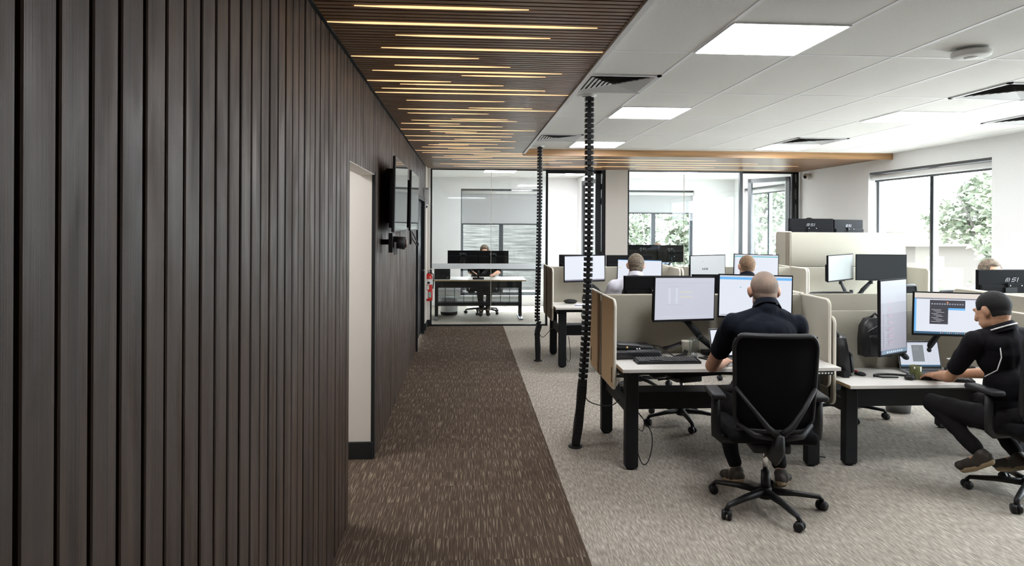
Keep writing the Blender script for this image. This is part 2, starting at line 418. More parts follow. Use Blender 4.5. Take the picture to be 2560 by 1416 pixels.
# ceilings
GX, GY = 1.293, 3.8685
def ceiling():
    mb = MB()
    mb.b2((.742, -3, ZC + .001), (XR, 9.02, ZC + .1), TILE)
    mb.b2((WX - 2.0, YG, ZC + .001), (XR, YB + .2, ZC + .1), TILE)
    x = GX - .6
    while x < XR:
        if x > .76:
            mb.b2((x - .012, -3, ZC - .0012), (x + .012, 8.97, ZC + .002), TBAR)
            mb.b2((x - .012, YG, ZC - .0012), (x + .012, YB, ZC + .002), TBAR)
        x += .6
    y = GY - 1.2 * 6
    while y < YB:
        if y > -3 and (y < 8.95 or y > YG):
            mb.b2((.745, y - .010, ZC - .001), (XR, y + .010, ZC + .002), TBAR)
        y += 1.2
    struct(mb.build('ceiling'))
ceiling()
# slatted timber ceiling: slats along x, pitch 50 mm, dark void above
def slats():
    mb = MB()
    mb.b2((WX - .12, -3, ZC + .03), (.745, YG + .02, ZC + .12), BACKBLK)
    mb.b2((.745, 9.02, ZC + .03), (XR, YG + .02, ZC + .12), BACKBLK)
    y = -.6; n = 0
    while y < YG - .02:
        x1 = .742 if y < 9.0 else XR
        mb.b2((WX + .012, y, ZS), (x1, y + .036, ZS + .045), SLAT)
        y += .05
    return mb
struct(slats().build('ceiling_slats'))
struct(MB().b2((.742, -3, ZS - .012), (.772, 8.99, ZC + .01), TBAR).b2((.738, -3, ZS - .004), (.744, 8.99, ZS + .03), FELTE).build('trim_2'))
struct(MB().b2((.742, 8.98, 2.607), (XR, 9.0, ZC + .003), OAK).build('trim_3'))
struct(MB().b2((WX - .014, -.6, 2.63), (WX + .012, 11.6, ZC), BACKBLK).build('trim_4'))
struct(MB().b2((WX + .02, YG - .03, ZS - .005), (XR, YG + .05, ZS + .06), WHITE2).build('trim_5'))

# recessed warm strip lights between the slats
STR = [(3.01,-.48,.27),(3.26,-.65,.62),(3.42,-.35,.42),(3.68,-.45,.735),(3.87,-.64,.07),(4.09,-.42,.26),(4.24,-.57,.59),(4.35,-.03,.5),(4.54,-.65,-.1),(4.65,-.44,.25),(4.8,-.58,.55),(4.95,-.65,.735),(5.26,-.45,.29),(5.53,.02,.53),(5.62,-.55,.735),(5.82,-.49,.19),(6.14,-.13,.37),(6.23,-.49,.46),(6.42,-.6,-.06),(6.59,-.35,.35),(6.84,-.65,.69),(7.0,-.36,.11),(7.1,-.21,.49),(7.36,-.65,.49),(7.58,-.13,.38),(7.73,-.65,.56),(8.03,-.31,.37),(8.13,-.44,.03),(8.39,-.53,.59),(8.54,-.22,.23),(8.79,-.64,.44),(9.05,-.57,1.1),(9.25,.1,2.4),(9.45,-.3,1.6),(9.62,-.47,.37),(9.75,1.0,3.6),(9.95,-.2,1.3),(10.15,1.8,4.4),(10.3,.2,1.6),(10.5,2.6,5.2),(10.7,-.4,1.2),(10.9,1.5,4.0),(11.1,-.2,2.2),(11.3,2.8,5.3)]
ORD = 'first second third fourth fifth sixth seventh eighth ninth tenth eleventh twelfth thirteenth fourteenth fifteenth sixteenth seventeenth eighteenth nineteenth twentieth'.split()
def ordn(i):
    if i < 20: return ORD[i]
    t = ['twenty', 'thirty', 'forty'][(i + 1) // 10 - 2]; u = (i + 1) % 10
    return (t + '-' + ORD[u - 1]) if u else {'twenty': 'twentieth', 'thirty': 'thirtieth', 'forty': 'fortieth'}[t]
for i, (y, a, b) in enumerate(STR):
    k = round((y + .6 - .043) / .05); yc = -.6 + .05 * k + .043
    mb = MB(); z0 = ZS - .002; n = 8
    pts = []
    L = b - a; tl = min(.22, (b - a) * .3)
    prof = [(0, .001), (tl * .3, .006), (tl * .6, .012), (tl, .016), (L - tl, .016), (L - tl * .6, .012), (L - tl * .3, .006), (L, .001)]
    poly = [(a + u, yc + h) for u, h in prof] + [(a + u, yc - h) for u, h in reversed(prof)]
    mb.prism(poly, z0, ZS + .03, LED, 'XY')
    size = 'short' if L < .6 else ('full-width' if L > 1.15 and y < 9 else ('long' if L > 1.15 else 'mid-length'))
    one(mb.build('strip_light'), '%s warm strip light between timber ceiling slats, %s of the strips counting from the camera' % (size, ordn(i)), 'light', 'warm strip lights in the slatted ceiling')

# ceiling panels, vents, sensor
def panel_light(ix, y0, label):
    x0 = GX + .6 * ix
    t = T('ceiling_light', label, 'light', (x0 + .3, y0 + .3, ZC), 0, 'square ceiling light panels')
    MB().b2((-.297, -.297, -.007), (.297, .297, .003), TBAR).build('light_frame', t)
    MB().b2((-.285, -.285, -.0095), (.285, .285, -.006), PANEL).build('diffuser', t)
panel_light(0, GY - .6, 'large bright square ceiling panel nearest the camera, beside the tile grid\'s upper middle')
panel_light(0, GY + 1.8, 'square ceiling panel right of the nearer black cable spine, second along its row')
panel_light(0, GY + 4.2, 'ceiling panel crossed by the nearer cable spine, close to the timber bulkhead')
panel_light(4, GY + 1.8, 'pale square ceiling panel towards the right wall, in front of the corner window')
panel_light(4, GY + 4.2, 'farthest ceiling panel on the right, just before the timber bulkhead')
for ix, y, l in ((4, GY - .6, 'ceiling panel above the right-hand desks'),):
    panel_light(ix, y, l)
panel_light(-1.6, 12.4, 'ceiling panel inside the left glass office')
panel_light(1, 12.9, 'ceiling panel by the divider wall inside the left glass office')
panel_light(4, 12.4, 'ceiling panel inside the right glass office')
t = T('ceiling_light', 'unseen ceiling panel added to light the side passage', 'light', (WX - 1.1, 4.5, 2.6), 0, 'square ceiling light panels')  # lamp added out of view to brighten the passage walls
MB().b2((-.297, -.297, -.007), (.297, .297, .003), TBAR).build('light_frame', t)
MB().b2((-.285, -.285, -.0095), (.285, .285, -.006), PANEL).build('diffuser', t)

VENTM = mat('vent_aluminium', (.62, .63, .64), .45)
def vent(x0, y0, sx, label):
    t = T('ceiling_vent', label, 'vent', (x0 + sx / 2, y0 + .3, ZC), 0, 'square air vents in the ceiling')
    w = sx / 2
    f = MB()
    for a, b in (((-w, -.3), (w, -.27)), ((-w, .27), (w, .3)), ((-w, -.3), (-w + .03, .3)), ((w - .03, -.3), (w, .3))):
        f.b2((a[0], a[1], -.009), (b[0], b[1], .003), VENTM)
    f.build('vent_frame', t)
    MB().b2((-w + .03, -.27, 0), (w - .03, .27, .001), mat('duct_grey', (.13, .12, .11), .8)).build('backing', t)
    b = MB(); n = 7
    for k in range(n):
        ro = .265 - k * .036; ri = ro - .030; kx = w / .3
        zo, zi = -.009, -.0005
        for q in range(4):
            ca, sa = [(1, 0), (0, 1), (-1, 0), (0, -1)][q]
            def rt(x, y): return ((x * ca - y * sa) * kx, (x * sa + y * ca))
            P = [(*rt(ri, -ri), zi + .0), (*rt(ri, ri), zi + .0), (*rt(ro, ro), zo), (*rt(ro, -ro), zo)]
            P2 = [(p[0], p[1], p[2] + .002) for p in P]
            b.quad(P, VENTM); b.quad(list(reversed(P2)), VENTM)
    b.build('blades', t)
vent(.775, GY + .6, .51, 'air vent beside the timber ceiling, above the nearer cable spine')
vent(.775, GY + 3.6, .51, 'smaller-looking air vent above the farther cable spine')
vent(GX + 2.4, GY + .6, .6, 'air vent at the right edge of the picture, between the sensor and the window')
vent(GX + 2.4, GY + 3.6, .6, 'farthest air vent, touching the last ceiling panel on the right')
vent(GX + 3.6, GY + 1.8, .6, 'air vent in the ceiling close to the right wall above the window')
t = T('ceiling_sensor', 'round white sensor dome on the ceiling tile at upper right', 'sensor', (2.80, 3.66, ZC))
MB().lathe([(.055, 0), (.055, -.012), (.095, -.014), (.10, -.022), (.097, -.040), (.085, -.046), (.02, -.048)], (0, 0, 0), PAPER, 40).build('housing', t)
MB().lathe([(.035, -.047), (.033, -.052), (.005, -.053)], (0, 0, 0), TBAR, 24).build('lens', t)

# ------------------------------------------------------------------ glass partition
def holder(n, loc):
    o = bpy.data.objects.new(n, None); COL.objects.link(o); o['kind'] = 'structure'; o.location = loc; return o
ZT = ZS - .003
w = holder('window_6', (0, YG, 0))
MB().b2((-.585, -.03, 0), (-.56, .03, ZT), BLACK).b2((1.35, -.03, 0), (1.385, .03, ZT), BLACK).b2((-.585, -.03, 0), (1.385, .03, .025), BLACK).b2((-.585, -.02, ZT - .02), (1.385, .02, ZT), BLACK).build('window_frame', w)
MB().b2((-.56, -.006, .025), (.426, .006, ZT - .02), GLASS).build('pane', w)
MB().b2((.432, -.006, .025), (1.35, .006, ZT - .02), GLASS).build('pane', w)
MB().b2((.426, -.007, .025), (.432, .007, ZT - .02), FELTE).build('glass_joint', w)
FROST = bpy.data.materials.new('frosted_film'); FROST.use_nodes = True
_n = FROST.node_tree.nodes; _l = FROST.node_tree.links; _n.remove(_n['Principled BSDF'])
_d = _n.new('ShaderNodeBsdfDiffuse'); _t = _n.new('ShaderNodeBsdfTranslucent'); _m = _n.new('ShaderNodeMixShader'); _d.inputs[0].default_value = _t.inputs[0].default_value = (.9, .92, .93, 1)
_l.new(_d.outputs[0], _m.inputs[1]); _l.new(_t.outputs[0], _m.inputs[2]); _l.new(_m.outputs[0], _n['Material Output'].inputs[0])
MB().b2((-.56, -.009, .955), (1.35, -.0065, 1.045), FROST).build('frosted_band', w)
w = holder('door_2', (0, YG, 0))      # left office glass door, standing open inwards
MB().b2((2.20, -.03, 0), (2.29, .03, ZT), BLACK).b2((2.31, -.035, 0), (2.36, .035, ZT), BLACK).b2((1.385, -.03, ZT - .06), (2.36, .03, ZT), BLACK).build('door_frame', w)
hinges = MB()
for z in (2.35, 2.1, .3, 1.2): hinges.box((2.30, -.035, z), (.03, .03, .10), BLACK)
hinges.build('hinge', w)
def leaf(parent, L, z1, ang, hx, sgn):
    """framed glass leaf hinged at hx swinging to +y"""
    o = MB()
    fr = .075
    e = bpy.data.objects.new('door_leaf', None); COL.objects.link(e); e.parent = parent; e.location = (hx, .04, 0); e.rotation_euler = (0, 0, ang)
    f = MB()
    GF = mat('grey_door_frame', (.20, .21, .22), .4, .5)
    f.b2((0, -.022, .02), (fr, .022, z1), GF); f.b2((L - fr, -.022, .02), (L, .022, z1), GF); f.b2((0, -.022, z1 - fr), (L, .022, z1), GF); f.b2((0, -.022, .02), (L, .022, .14), GF)
    f.build('leaf_frame', e)
    MB().b2((fr, -.004, .14), (L - fr, .004, z1 - fr), GLASS).build('pane', e)
leaf(w, .86, 2.5, R(100), 2.28, 1)
w = holder('window_7', (0, YG, 0))
MB().b2((2.745, -.03, 0), (2.77, .03, ZT), BLACK).b2((4.70, -.03, 0), (4.75, .03, ZT), ALU).b2((2.745, -.03, 0), (4.75, .03, .025), BLACK).b2((2.745, -.02, ZT - .02), (4.75, .02, ZT), ALU).build('window_frame', w)
MB().b2((2.77, -.006, .025), (3.727, .006, ZT - .02), GLASS).build('pane', w)
MB().b2((3.733, -.006, .025), (4.70, .006, ZT - .02), GLASS).build('pane', w)
MB().b2((3.727, -.007, .025), (3.733, .007, ZT - .02), FELTE).build('glass_joint', w)
w = holder('door_3', (0, YG, 0))
MB().b2((5.635, -.03, 0), (5.675, .03, ZT), BLACK).b2((5.70, -.03, 0), (5.74, .03, ZT), BLACK).b2((4.75, -.03, ZT - .03), (5.74, .03, ZT), BLACK).build('door_frame', w)
hinges = MB()
for z in (2.40, 2.12, .3): hinges.box((5.687, -.035, z), (.035, .03, .10), BLACK)
hinges.build('hinge', w)
leaf(w, .88, 2.56, R(118), 5.62, 1)

# ================================================================== OFFICE THINGS
def msi(mb, cx, cz, h, y, m, flip=1):
    """slanted maker's mark (three bars, S, bar) on the plane y; flip=-1 when seen from +y"""
    sl = .35
    def bar(x0, z0, x1, z1):
        P = [(x0, z0), (x1, z0), (x1, z1), (x0, z1)]
        P = [(cx + flip * (x + sl * z) * h, cz + z * h) for x, z in P]
        mb.prism(P, y, y - .0012 * 1, m, 'XZ')
    t = .2
    for k in range(3): bar(-1.75 + k * .42, -.5, -1.75 + k * .42 + t, .5)
    bar(-1.75, .32, -.71, .5)
    x0 = -.25; x1 = .75
    bar(x0, .32, x1, .5); bar(x0, -.09, x1, .09); bar(x0, -.5, x1, -.32); bar(x0, .0, x0 + t, .5); bar(x1 - t, -.5, x1, .0)
    bar(1.1, -.5, 1.1 + t, .5)
CASE = mat('monitor_case', (.008, .008, .009), .7, spec=.12)
LOGO = mat('silver_logo', (.25, .25, .26), .6)

def monitor(w, h, content, label, loc, yaw, roll=0., tilt=0., screenoff='off', brand=False, group='monitors on the desks', case=None):
    case = case or CASE
    t = T('monitor', label, 'monitor', loc, 0, group); t.rotation_euler = (tilt, roll, yaw)
    mb = MB()
    mb.b2((-w / 2, -.004, -h / 2), (w / 2, .012, h / 2), case, .002)
    mb.build('bezel', t)
    b = MB()
    b.b2((-w / 2 + .006, .012, -h / 2 + .004), (w / 2 - .006, .022, h / 2 - .004), case, .003)
    if h < w:
        b.b2((-w / 2 + .012, .022, -h / 2 + .006), (w / 2 - .012, .045, h * .16), case, .008)
    b.b2((-.07, .03, -.07), (.07, .058, .07), case, .004)
    for sx in (-1, 1):
        for sz in (-1, 1): b.cone((sx * .05, .058, sz * .05), (sx * .05, .061, sz * .05), .005, .005, CHROME, 8)
    back = b.build('back_cover', t)
    if brand:
        lg = MB(); msi(lg, 0, h * .27, .036, .0245, LOGO, -1); lg.build('logo', back)
    s = MB()
    by = .009; bb = .016
    u0, u1, v0, v1 = -w / 2 + by, w / 2 - by, -h / 2 + bb, h / 2 - by
    base = SC[content[0]] if content else SC[screenoff]
    s.quad([(u0, -.0045, v0), (u1, -.0045, v0), (u1, -.0045, v1), (u0, -.0045, v1)], base)
    k = 0
    for r in (content[1:] if content else []):
        a, c, b_, d_, m = r; k += 1; yy = -.0048 - .00012 * k
        X = lambda f: u0 + (u1 - u0) * f
        Z = lambda f: v1 - (v1 - v0) * f
        s.quad([(X(a), yy, Z(d_)), (X(b_), yy, Z(d_)), (X(b_), yy, Z(c)), (X(a), yy, Z(c))], SC[m])
    s.build('screen', t)
    return t

def arm(label, base, mounts, zt, post=.16):
    """double gas-spring monitor arm: clamp base on the desk, an arm up to each monitor"""
    t = T('monitor_stand', label, 'monitor stand', (base[0], base[1], zt), 0, 'dual monitor stands')
    MB().b2((-.10, -.045, 0), (.10, .045, .035), BLACK, .008, 2).cone((0, 0, .03), (0, 0, post), .022, .022, BLACK, 16).build('base', t)
    for i, mpt in enumerate(mounts):
        m = V(mpt) - V((base[0], base[1], zt)); sx = -1 if m.x < 0 else 1
        p0 = V((sx * .03, 0, .06)); el = V((m.x * .55, m.y * .4 + .0, post * .6 + .05)); e2 = V((m.x * .97, m.y * .9, m.z - .06))
        el = p0.lerp(e2, .42); el.z -= .02
        a = MB()
        a.tube([p0, el], .021, BLACK, 10, (1, 1.1)); a.ell(el, .027, BLACK)
        a.tube([el, el.lerp(e2, .15) + V((0, 0, .01)), e2], [.020, .022, .017], BLACK, 10, (.8, 1.25))
        a.cone(e2 - V((0, 0, .03)), e2 + V((0, 0, .03)), .02, .02, BLACK, 12)
        ao = a.build('arm', t)
        MB().tube([e2 + V((0, 0, .02)), e2 + V((0, 0, .05)), m], .014, BLACK, 8).box(m, (.10, .02, .10), BLACK, (0, 0, math.atan2(-m.x, abs(m.y) + 1e-3) * 0)).build('mount_plate', ao)
    return t

# ---------------------------------------------------------------- desks
def desk(xc, yc, rz, w, z, label, ribs=False, edge=True, warm_side=0, group='sit-stand desks in the pods'):
    """user side is local -y; origin at the pod centre line"""
    t = T('sit_stand_desk', label, 'desk', (xc, yc, 0), rz, group)
    hw = w / 2
    tt = MB(); tt.b2((-hw + .01, -.62, z - .024), (hw - .01, -.045, z), DESKT, .002)
    tt.b2((-hw + .0085, -.618, z - .0235), (-hw + .01, -.047, z - .001), DESKE); tt.b2((hw - .01, -.618, z - .0235), (hw - .0085, -.047, z - .001), DESKE)
    tt.build('tabletop', t)
    for sx in (-1, 1):
        lx = sx * (hw - .115)
        l = MB(); l.b2((lx - .045, -.455, .02), (lx + .045, -.385, min(z - .06, .70)), BLACK, .004)
        l.b2((lx - .036, -.447, .01), (lx + .036, -.393, z - .03), BLACK); l.cone((lx, -.42, 0), (lx, -.42, .025), .028, .028, BLACK, 12)
        l.build('leg', t)
    rl = MB(); rl.b2((-hw + .07, -.45, z - .075), (hw - .07, -.40, z - .026), BLACK); rl.b2((-hw + .075, -.57, z - .055), (-hw + .125, -.08, z - .0245), BLACK); rl.b2((hw - .125, -.57, z - .055), (hw - .075, -.08, z - .0245), BLACK)
    rl.build('support_rail', t)
    c = MB(); c.b2((hw - .20, -.615, z - .052), (hw - .055, -.55, z - .0245), BLKPL, .004)
    for k in range(6): c.b2((hw - .19 + k * .022, -.6165, z - .043), (hw - .178 + k * .022, -.6145, z - .033), PAPER)
    c.build('control_panel', t)
    # felt screen wrapping three sides
    th = .011; zt, zb, zw = z + .44, z - .005, z - .175
    sc = MB()
    sc.b2((-hw - .005, -.04, zb), (hw + .005, -.04 + 2 * th, zt), FELT, .006, 2)
    for sx in (-1, 1):
        P = rrect(.41, zt - zw, .045, 6, (0, 1, 1, 0), -.235, (zt + zw) / 2)
        x0 = sx * (hw + .005)
        sc.prism(P, x0 - th, x0 + th, FELT, 'YZ')
        if warm_side and sx == warm_side:  # outer wing face tinted as if lit by the warm strips
            sc.prism(rrect(.402, zt - zw - .008, .042, 6, (0, 1, 1, 0), -.235, (zt + zw) / 2), x0 + sx * (th - .0005), x0 + sx * (th + .0012), FELT_WARMLIT, 'YZ')
        # pale rounded rim of the wing
        rim = [(x0, q[0], q[1]) for q in rrect(.41, zt - zw, .045, 8, (0, 1, 1, 0), -.235, (zt + zw) / 2)]
        rim = rim[0:len(rim)]
        sc.tube(rim[:20], th * .98, FELTE, 8)
        if ribs:
            for k in range(4):
                yk = -.06 - k * .028
                sc.b2((x0 + sx * (th - .001), yk - .004, zw + .005), (x0 + sx * (th + .0015), yk + .004, zt - .002), FELTD)
        sc.b2((x0 + sx * (th), -.405, z - .135), (x0 + sx * (th + .003), -.385, z - .03), BLACK)
    sc.build('privacy_screen', t)
    return t

def pod_frame(xc, yc, w, label):
    t = T('desk_frame', label, 'desk frame', (xc, yc, 0), 0, 'black beams linking back-to-back desks')
    hw = w / 2 - .115
    MB().b2((-hw + .045, -.11, .33), (hw - .045, .11, .455), BLACK, .003).build('cable_tray', t)
    for sx in (-1, 1):
        MB().b2((sx * hw - .015, -.385, .365), (sx * hw + .015, .385, .455), BLACK, .002).build('link_beam', t)
        MB().b2((sx * hw - .02, -.385, .60), (sx * hw + .02, .385, .655), BLACK).build('upper_beam', t)
    return t

P1, P2 = 5.17, 8.60
DX = [(1.808, 1.53), (3.385, 1.53), (4.945, 1.52)]
names1 = ['pale sit-stand desk where the grey-haired man works, bag and keyboard on it', 'lower sit-stand desk where the young man types on his laptop', 'desk at the right edge of the picture beyond the young man']
namesR = ['rear desk back-to-back behind the grey-haired man\'s desk', 'rear desk back-to-back behind the laptop desk, empty chair at it', 'rear desk beside the right window, the facing colleague behind it']
for i, (x, w) in enumerate(DX):
    desk(x, P1, 0, w, [.735, .61, .735][i], names1[i], warm_side=-1 if i == 0 else 0); desk(x, P1, pi, w, .735, namesR[i], ribs=True, warm_side=1 if i == 0 else 0)
    pod_frame(x, P1, w, ['under-desk beam and trays beneath the grey-haired man\'s desk', 'under-desk beam and trays beneath the laptop desk', 'under-desk beam and trays at the right edge'][i])
names2 = ['middle-row desk at its left end with dark headset and notebook', 'middle-row desk of the young fair-haired man', 'middle-row empty desk with an angled pair of blank monitors']
namesR2 = ['rear desk of the middle row at its left end', 'rear desk of the middle row, centre', 'desk raised to standing height, its tall pale screen before the right window']
for i, (x, w) in enumerate(DX):
    desk(x, P2, 0, w, .735, names2[i]); desk(x, P2, pi, w, [.735, .735, 1.18][i], namesR2[i], ribs=True)
    pod_frame(x, P2, w, ['under-desk beam at the left end of the middle row', 'under-desk beam in the centre of the middle row', 'under-desk beam at the window end of the middle row'][i])

# ---------------------------------------------------------------- task chairs
def make_chair():
    t = T('task_chair', '', 'chair')
    MB().box((0, .03, .475), (.50, .48, .07), MESHF, None, .03, 3).build('seat', t)
    # curved mesh back, slightly reclined
    H0, H1 = .52, 1.075
    def bp(u, v):
        x = u * (.235 - .02 * (1 - v)) ; z = H0 + (H1 - H0) * v
        y = -.20 - .05 * v - .045 * sin(pi * min(1, v * 1.1)) * 0.2 + .045 * u * u - .02 * (v - .35) ** 2
        return V((x, y, z))
    b = MB(); i = b.mi(MESHF); n, m_ = 10, 12
    for off in (0, .006):
        g = [[b.bm.verts.new(bp(-.97 + 1.94 * a / n, c / m_ * .98 + .01) + V((0, -off, 0))) for a in range(n + 1)] for c in range(m_ + 1)]
        for c in range(m_):
            for a in range(n):
                q = (g[c][a], g[c][a + 1], g[c + 1][a + 1], g[c + 1][a])
                f = b.bm.faces.new(q if off else tuple(reversed(q))); f.material_index = i; f.smooth = True
    b.build('backrest', t)
    fr = MB(); ring = []
    for k in range(9): ring.append(bp(-1, .12 + .72 * k / 8))
    for k in range(1, 6):
        a = pi / 2 * k / 6; ring.append(bp(-1 + .22 * (1 - cos(a)), .84 + .16 * sin(a)))
    for k in range(7): ring.append(bp(-.76 + 1.52 * k / 6, 1.0))
    for k in range(5, 0, -1):
        a = pi / 2 * k / 6; ring.append(bp(1 - .22 * (1 - cos(a)), .84 + .16 * sin(a)))
    for k in range(8, -1, -1): ring.append(bp(1, .12 + .72 * k / 8))
    for k in range(1, 5):
        a = pi / 2 * k / 5; ring.append(bp(1 - .25 * sin(a) * .6 - .0, .12 - .10 * sin(a)))
    for k in range(5): ring.append(bp(.7 - 1.4 * k / 4, .0) + V((0, -.01, 0)))
    for k in range(4, 0, -1):
        a = pi / 2 * k / 5; ring.append(bp(-1 + .25 * sin(a) * .6, .12 - .10 * sin(a)))
    fr.tube(ring, .0145, CHPL, 10, (1.25, .8), closed=True)
    fr.build('back_frame', t)
    y = MB()
    for s in (-1, 1):
        A = bp(s, .45) + V((0, -.01, 0)); B = V((s * .06, -.285, .56)); Cc = V((0, -.29, .535))
        y.tube([A, A.lerp(B, .5) + V((0, -.018, 0)), B.lerp(A, .12) + V((0, -.012, 0)), B, Cc + V((s * .015, 0, -.01))], [.014, .014, .018, .02, .024], CHPL, 10, (1, .8))
        y.tube([bp(s * .96, .06) + V((0, -.008, 0)), V((s * .13, -.27, .515)), V((0, -.28, .50))], [.014, .016, .02], CHPL, 10)
    y.tube([(0, -.285, .53), (0, -.275, .45), (0, -.20, .39), (0, -.06, .385)], [.035, .045, .045, .04], CHPL, 10, (1.5, .7))
    y.build('back_support', t)
    MB().box((0, 0, .40), (.22, .30, .06), CHPL, None, .015, 2).tube([(.10, .05, .40), (.27, .06, .395)], .007, CHPL).build('tilt_mechanism', t)
    for s in (-1, 1):
        a = MB()
        a.tube([(s * .16, -.02, .415), (s * .265, -.02, .415), (s * .295, -.02, .44), (s * .298, -.02, .52), (s * .298, -.02, .665)], [.018, .02, .022, .022, .020], CHPL, 10, (1, 1.3))
        ao = a.build('armrest', t)
        MB().box((s * .295, .02, .685), (.085, .25, .035), CHPL, None, .015, 3).build('arm_pad', ao)
    MB().cone((0, 0, .09), (0, 0, .225), .028, .025, BLKPL).build('column_cover', t)
    MB().cone((0, 0, .21), (0, 0, .39), .015, .015, CHROME).build('gas_lift', t)
    base = MB(); base.cone((0, 0, .065), (0, 0, .125), .045, .038, BLKPL)
    for k in range(5):
        a = 2 * pi * k / 5; d_ = V((cos(a), sin(a), 0))
        base.tube([d_ * .02 + V((0, 0, .10)), d_ * .17 + V((0, 0, .095)), d_ * .315 + V((0, 0, .078)), d_ * .335 + V((0, 0, .058))], [.030, .023, .017, .014], BLKPL, 8, (1, .8))
    base.build('star_base', t)
    for k in range(5):
        a = 2 * pi * k / 5; c = MB(); p = V((cos(a), sin(a), 0)) * .33; q = V((-sin(a + .6), cos(a + .6), 0))
        for s in (-1, 1):
            c.cone(p + q * s * .006 + V((0, 0, .029)), p + q * s * .027 + V((0, 0, .029)), .029, .026, BLKPL, 16)
        c.cone(p + V((0, 0, .03)), p + V((0, 0, .07)), .009, .009, BLKPL, 8); c.box(p + V((0, 0, .045)), (.03, .03, .02), BLKPL, (0, 0, a), .006, 2)
        c.build('caster', t)
    return t
ch0 = make_chair()
CG = 'black mesh task chairs'
place(ch0, 'black mesh task chair under the grey-haired man, nearest the camera', (1.81, 4.05, 0), R(-9), CG)
def chair(label, x, y, rz): return place(dup(ch0), label, (x, y, 0), rz, CG)
chair('black mesh task chair of the young man, cut by the right edge', 3.53, 4.09, R(2))
chair('empty black chair seen under the front left desk, facing the camera', 1.87, 5.86, R(196))
chair('empty black chair behind the laptop desk, its curved back top showing', 3.42, 6.02, R(184))
chair('black chair under the man in the pale shirt', 1.82, 7.15, R(3))
chair('black chair under the fair-haired man', 3.05, 7.2, R(-2))
chair('empty grey-meshed chair before the blank monitor pair', 4.55, 7.25, R(12))
chair('black office chair of the man inside the left glass office', .34, 13.2, R(178))
chair('black chair of the colleague facing the camera by the window', 4.78, 6.15, R(180))
chair('black chair inside the right glass office', 3.72, 13.5, R(180))

# ---------------------------------------------------------------- monitors
doc = ['lilac', (.03, .12, .95, .125, 'txt'), (.22, .24, .25, .62, 'pale'), (.34, .24, .37, .62, 'pale'), (.20, .21, .42, .215, 'txt'), (.40, .335, .62, .345, 'yellow'), (.40, .455, .62, .465, 'yellow'), (.18, .64, .45, .645, 'txt'), (.05, .92, .92, .93, 'pale')]
web = ['white', (0, .04, 1, .10, 'blue'), (0, 0, 1, .04, 'pale'), (.02, .96, .3, .98, 'mauve2'), (.28, .28, .30, .30, 'teal')]
plain = ['white', (0, 0, .6, .04, 'pale'), (0, .95, 1, 1, 'mauve')]
M = monitor
M(.545, .325, doc, 'monitor turned towards the grey-haired man, left of his pair, document open', (1.595, 4.93, 1.165), R(20), R(1.5))
M(.545, .325, web, 'monitor straight behind the grey-haired man\'s head with blue bar on top', (2.145, 4.985, 1.175), R(-6), R(1))
arm('black double monitor arm on the grey-haired man\'s desk', (1.87, 5.05), [(1.60, 4.99, 1.08), (2.14, 5.05, 1.12)], .735)
M(.545, .325, None, 'monitor seen from its black back behind the front left screen', (1.53, 5.43, 1.135), R(180), brand=False)
M(.545, .325, None, 'black-backed monitor between the grey-haired man\'s two screens', (2.09, 5.43, 1.145), R(176))
arm('double monitor arm on the rear desk behind the grey-haired man', (1.81, 5.32), [(1.53, 5.38, 1.12), (2.09, 5.38, 1.12)], .735)
code = ['mauve', (0, 0, 1, .30, 'mauve2'), (0, .30, 1, .45, 'mauve3')]
rnd = random.Random(3)
for k in range(26):
    y = .12 + k * .031; code.append((.10, y, .10 + rnd.uniform(.03, .12), y + .008, 'txt'))
    if k % 3 != 1 and k > 4: code.append((.28, y, .28 + rnd.uniform(.08, .22), y + .009, 'rose'))
code += [(0, .95, 1, 1, 'task')] + [(.2 + .08 * k, .965, .24 + .08 * k, .985, 'pale') for k in range(8)]
M(.325, .545, code, 'upright portrait monitor full of code on the laptop desk', (3.065, 4.76, 1.05), R(26), R(-1))
ide = ['cream', (0, .12, 1, .15, 'mauve3'), (0, 0, 1, .12, 'cream'), (0, .14, .025, .95, 'blue'), (.025, .15, 1, .95, 'white'), (.20, .17, .66, .36, 'dark'), (.20, .36, .44, .76, 'dark'), (.44, .36, .66, .41, 'blue'),
       (0, .945, 1, 1, 'task'), (.80, .22, .803, .66, 'mauve3'), (.42, .21, .44, .24, 'orange')]
for k in range(13): ide.append((.22 + .033 * k, .25, .24 + .033 * k, .28, 'txt'))
for k in range(10): ide.append((.22 + .03 * (k % 3), .40 + k * .033, .27 + .03 * (k % 3) + rnd.uniform(.02, .08), .406 + k * .033, 'line'))
for k in range(12): ide.append((.34 + .028 * k, .962, .35 + .028 * k, .98, ['line', 'orange', 'teal', 'yellow'][k % 4]))
M(.565, .33, ide, 'wide monitor showing a dark program window, before the young man', (3.635, 4.93, 1.045), R(-9), R(1))
arm('black monitor arm between portrait and wide monitors on the laptop desk', (3.42, 5.06), [(3.12, 4.86, .96), (3.62, 5.0, .99)], .61)
M(.61, .36, None, 'large black monitor back with silver logo at the right edge', (4.54, 5.47, 1.165), R(180), brand=True)
arm('monitor arm holding the large monitor at the right edge', (4.93, 5.30), [(4.50, 5.42, 1.15), (5.30, 5.40, 1.15)], .735)
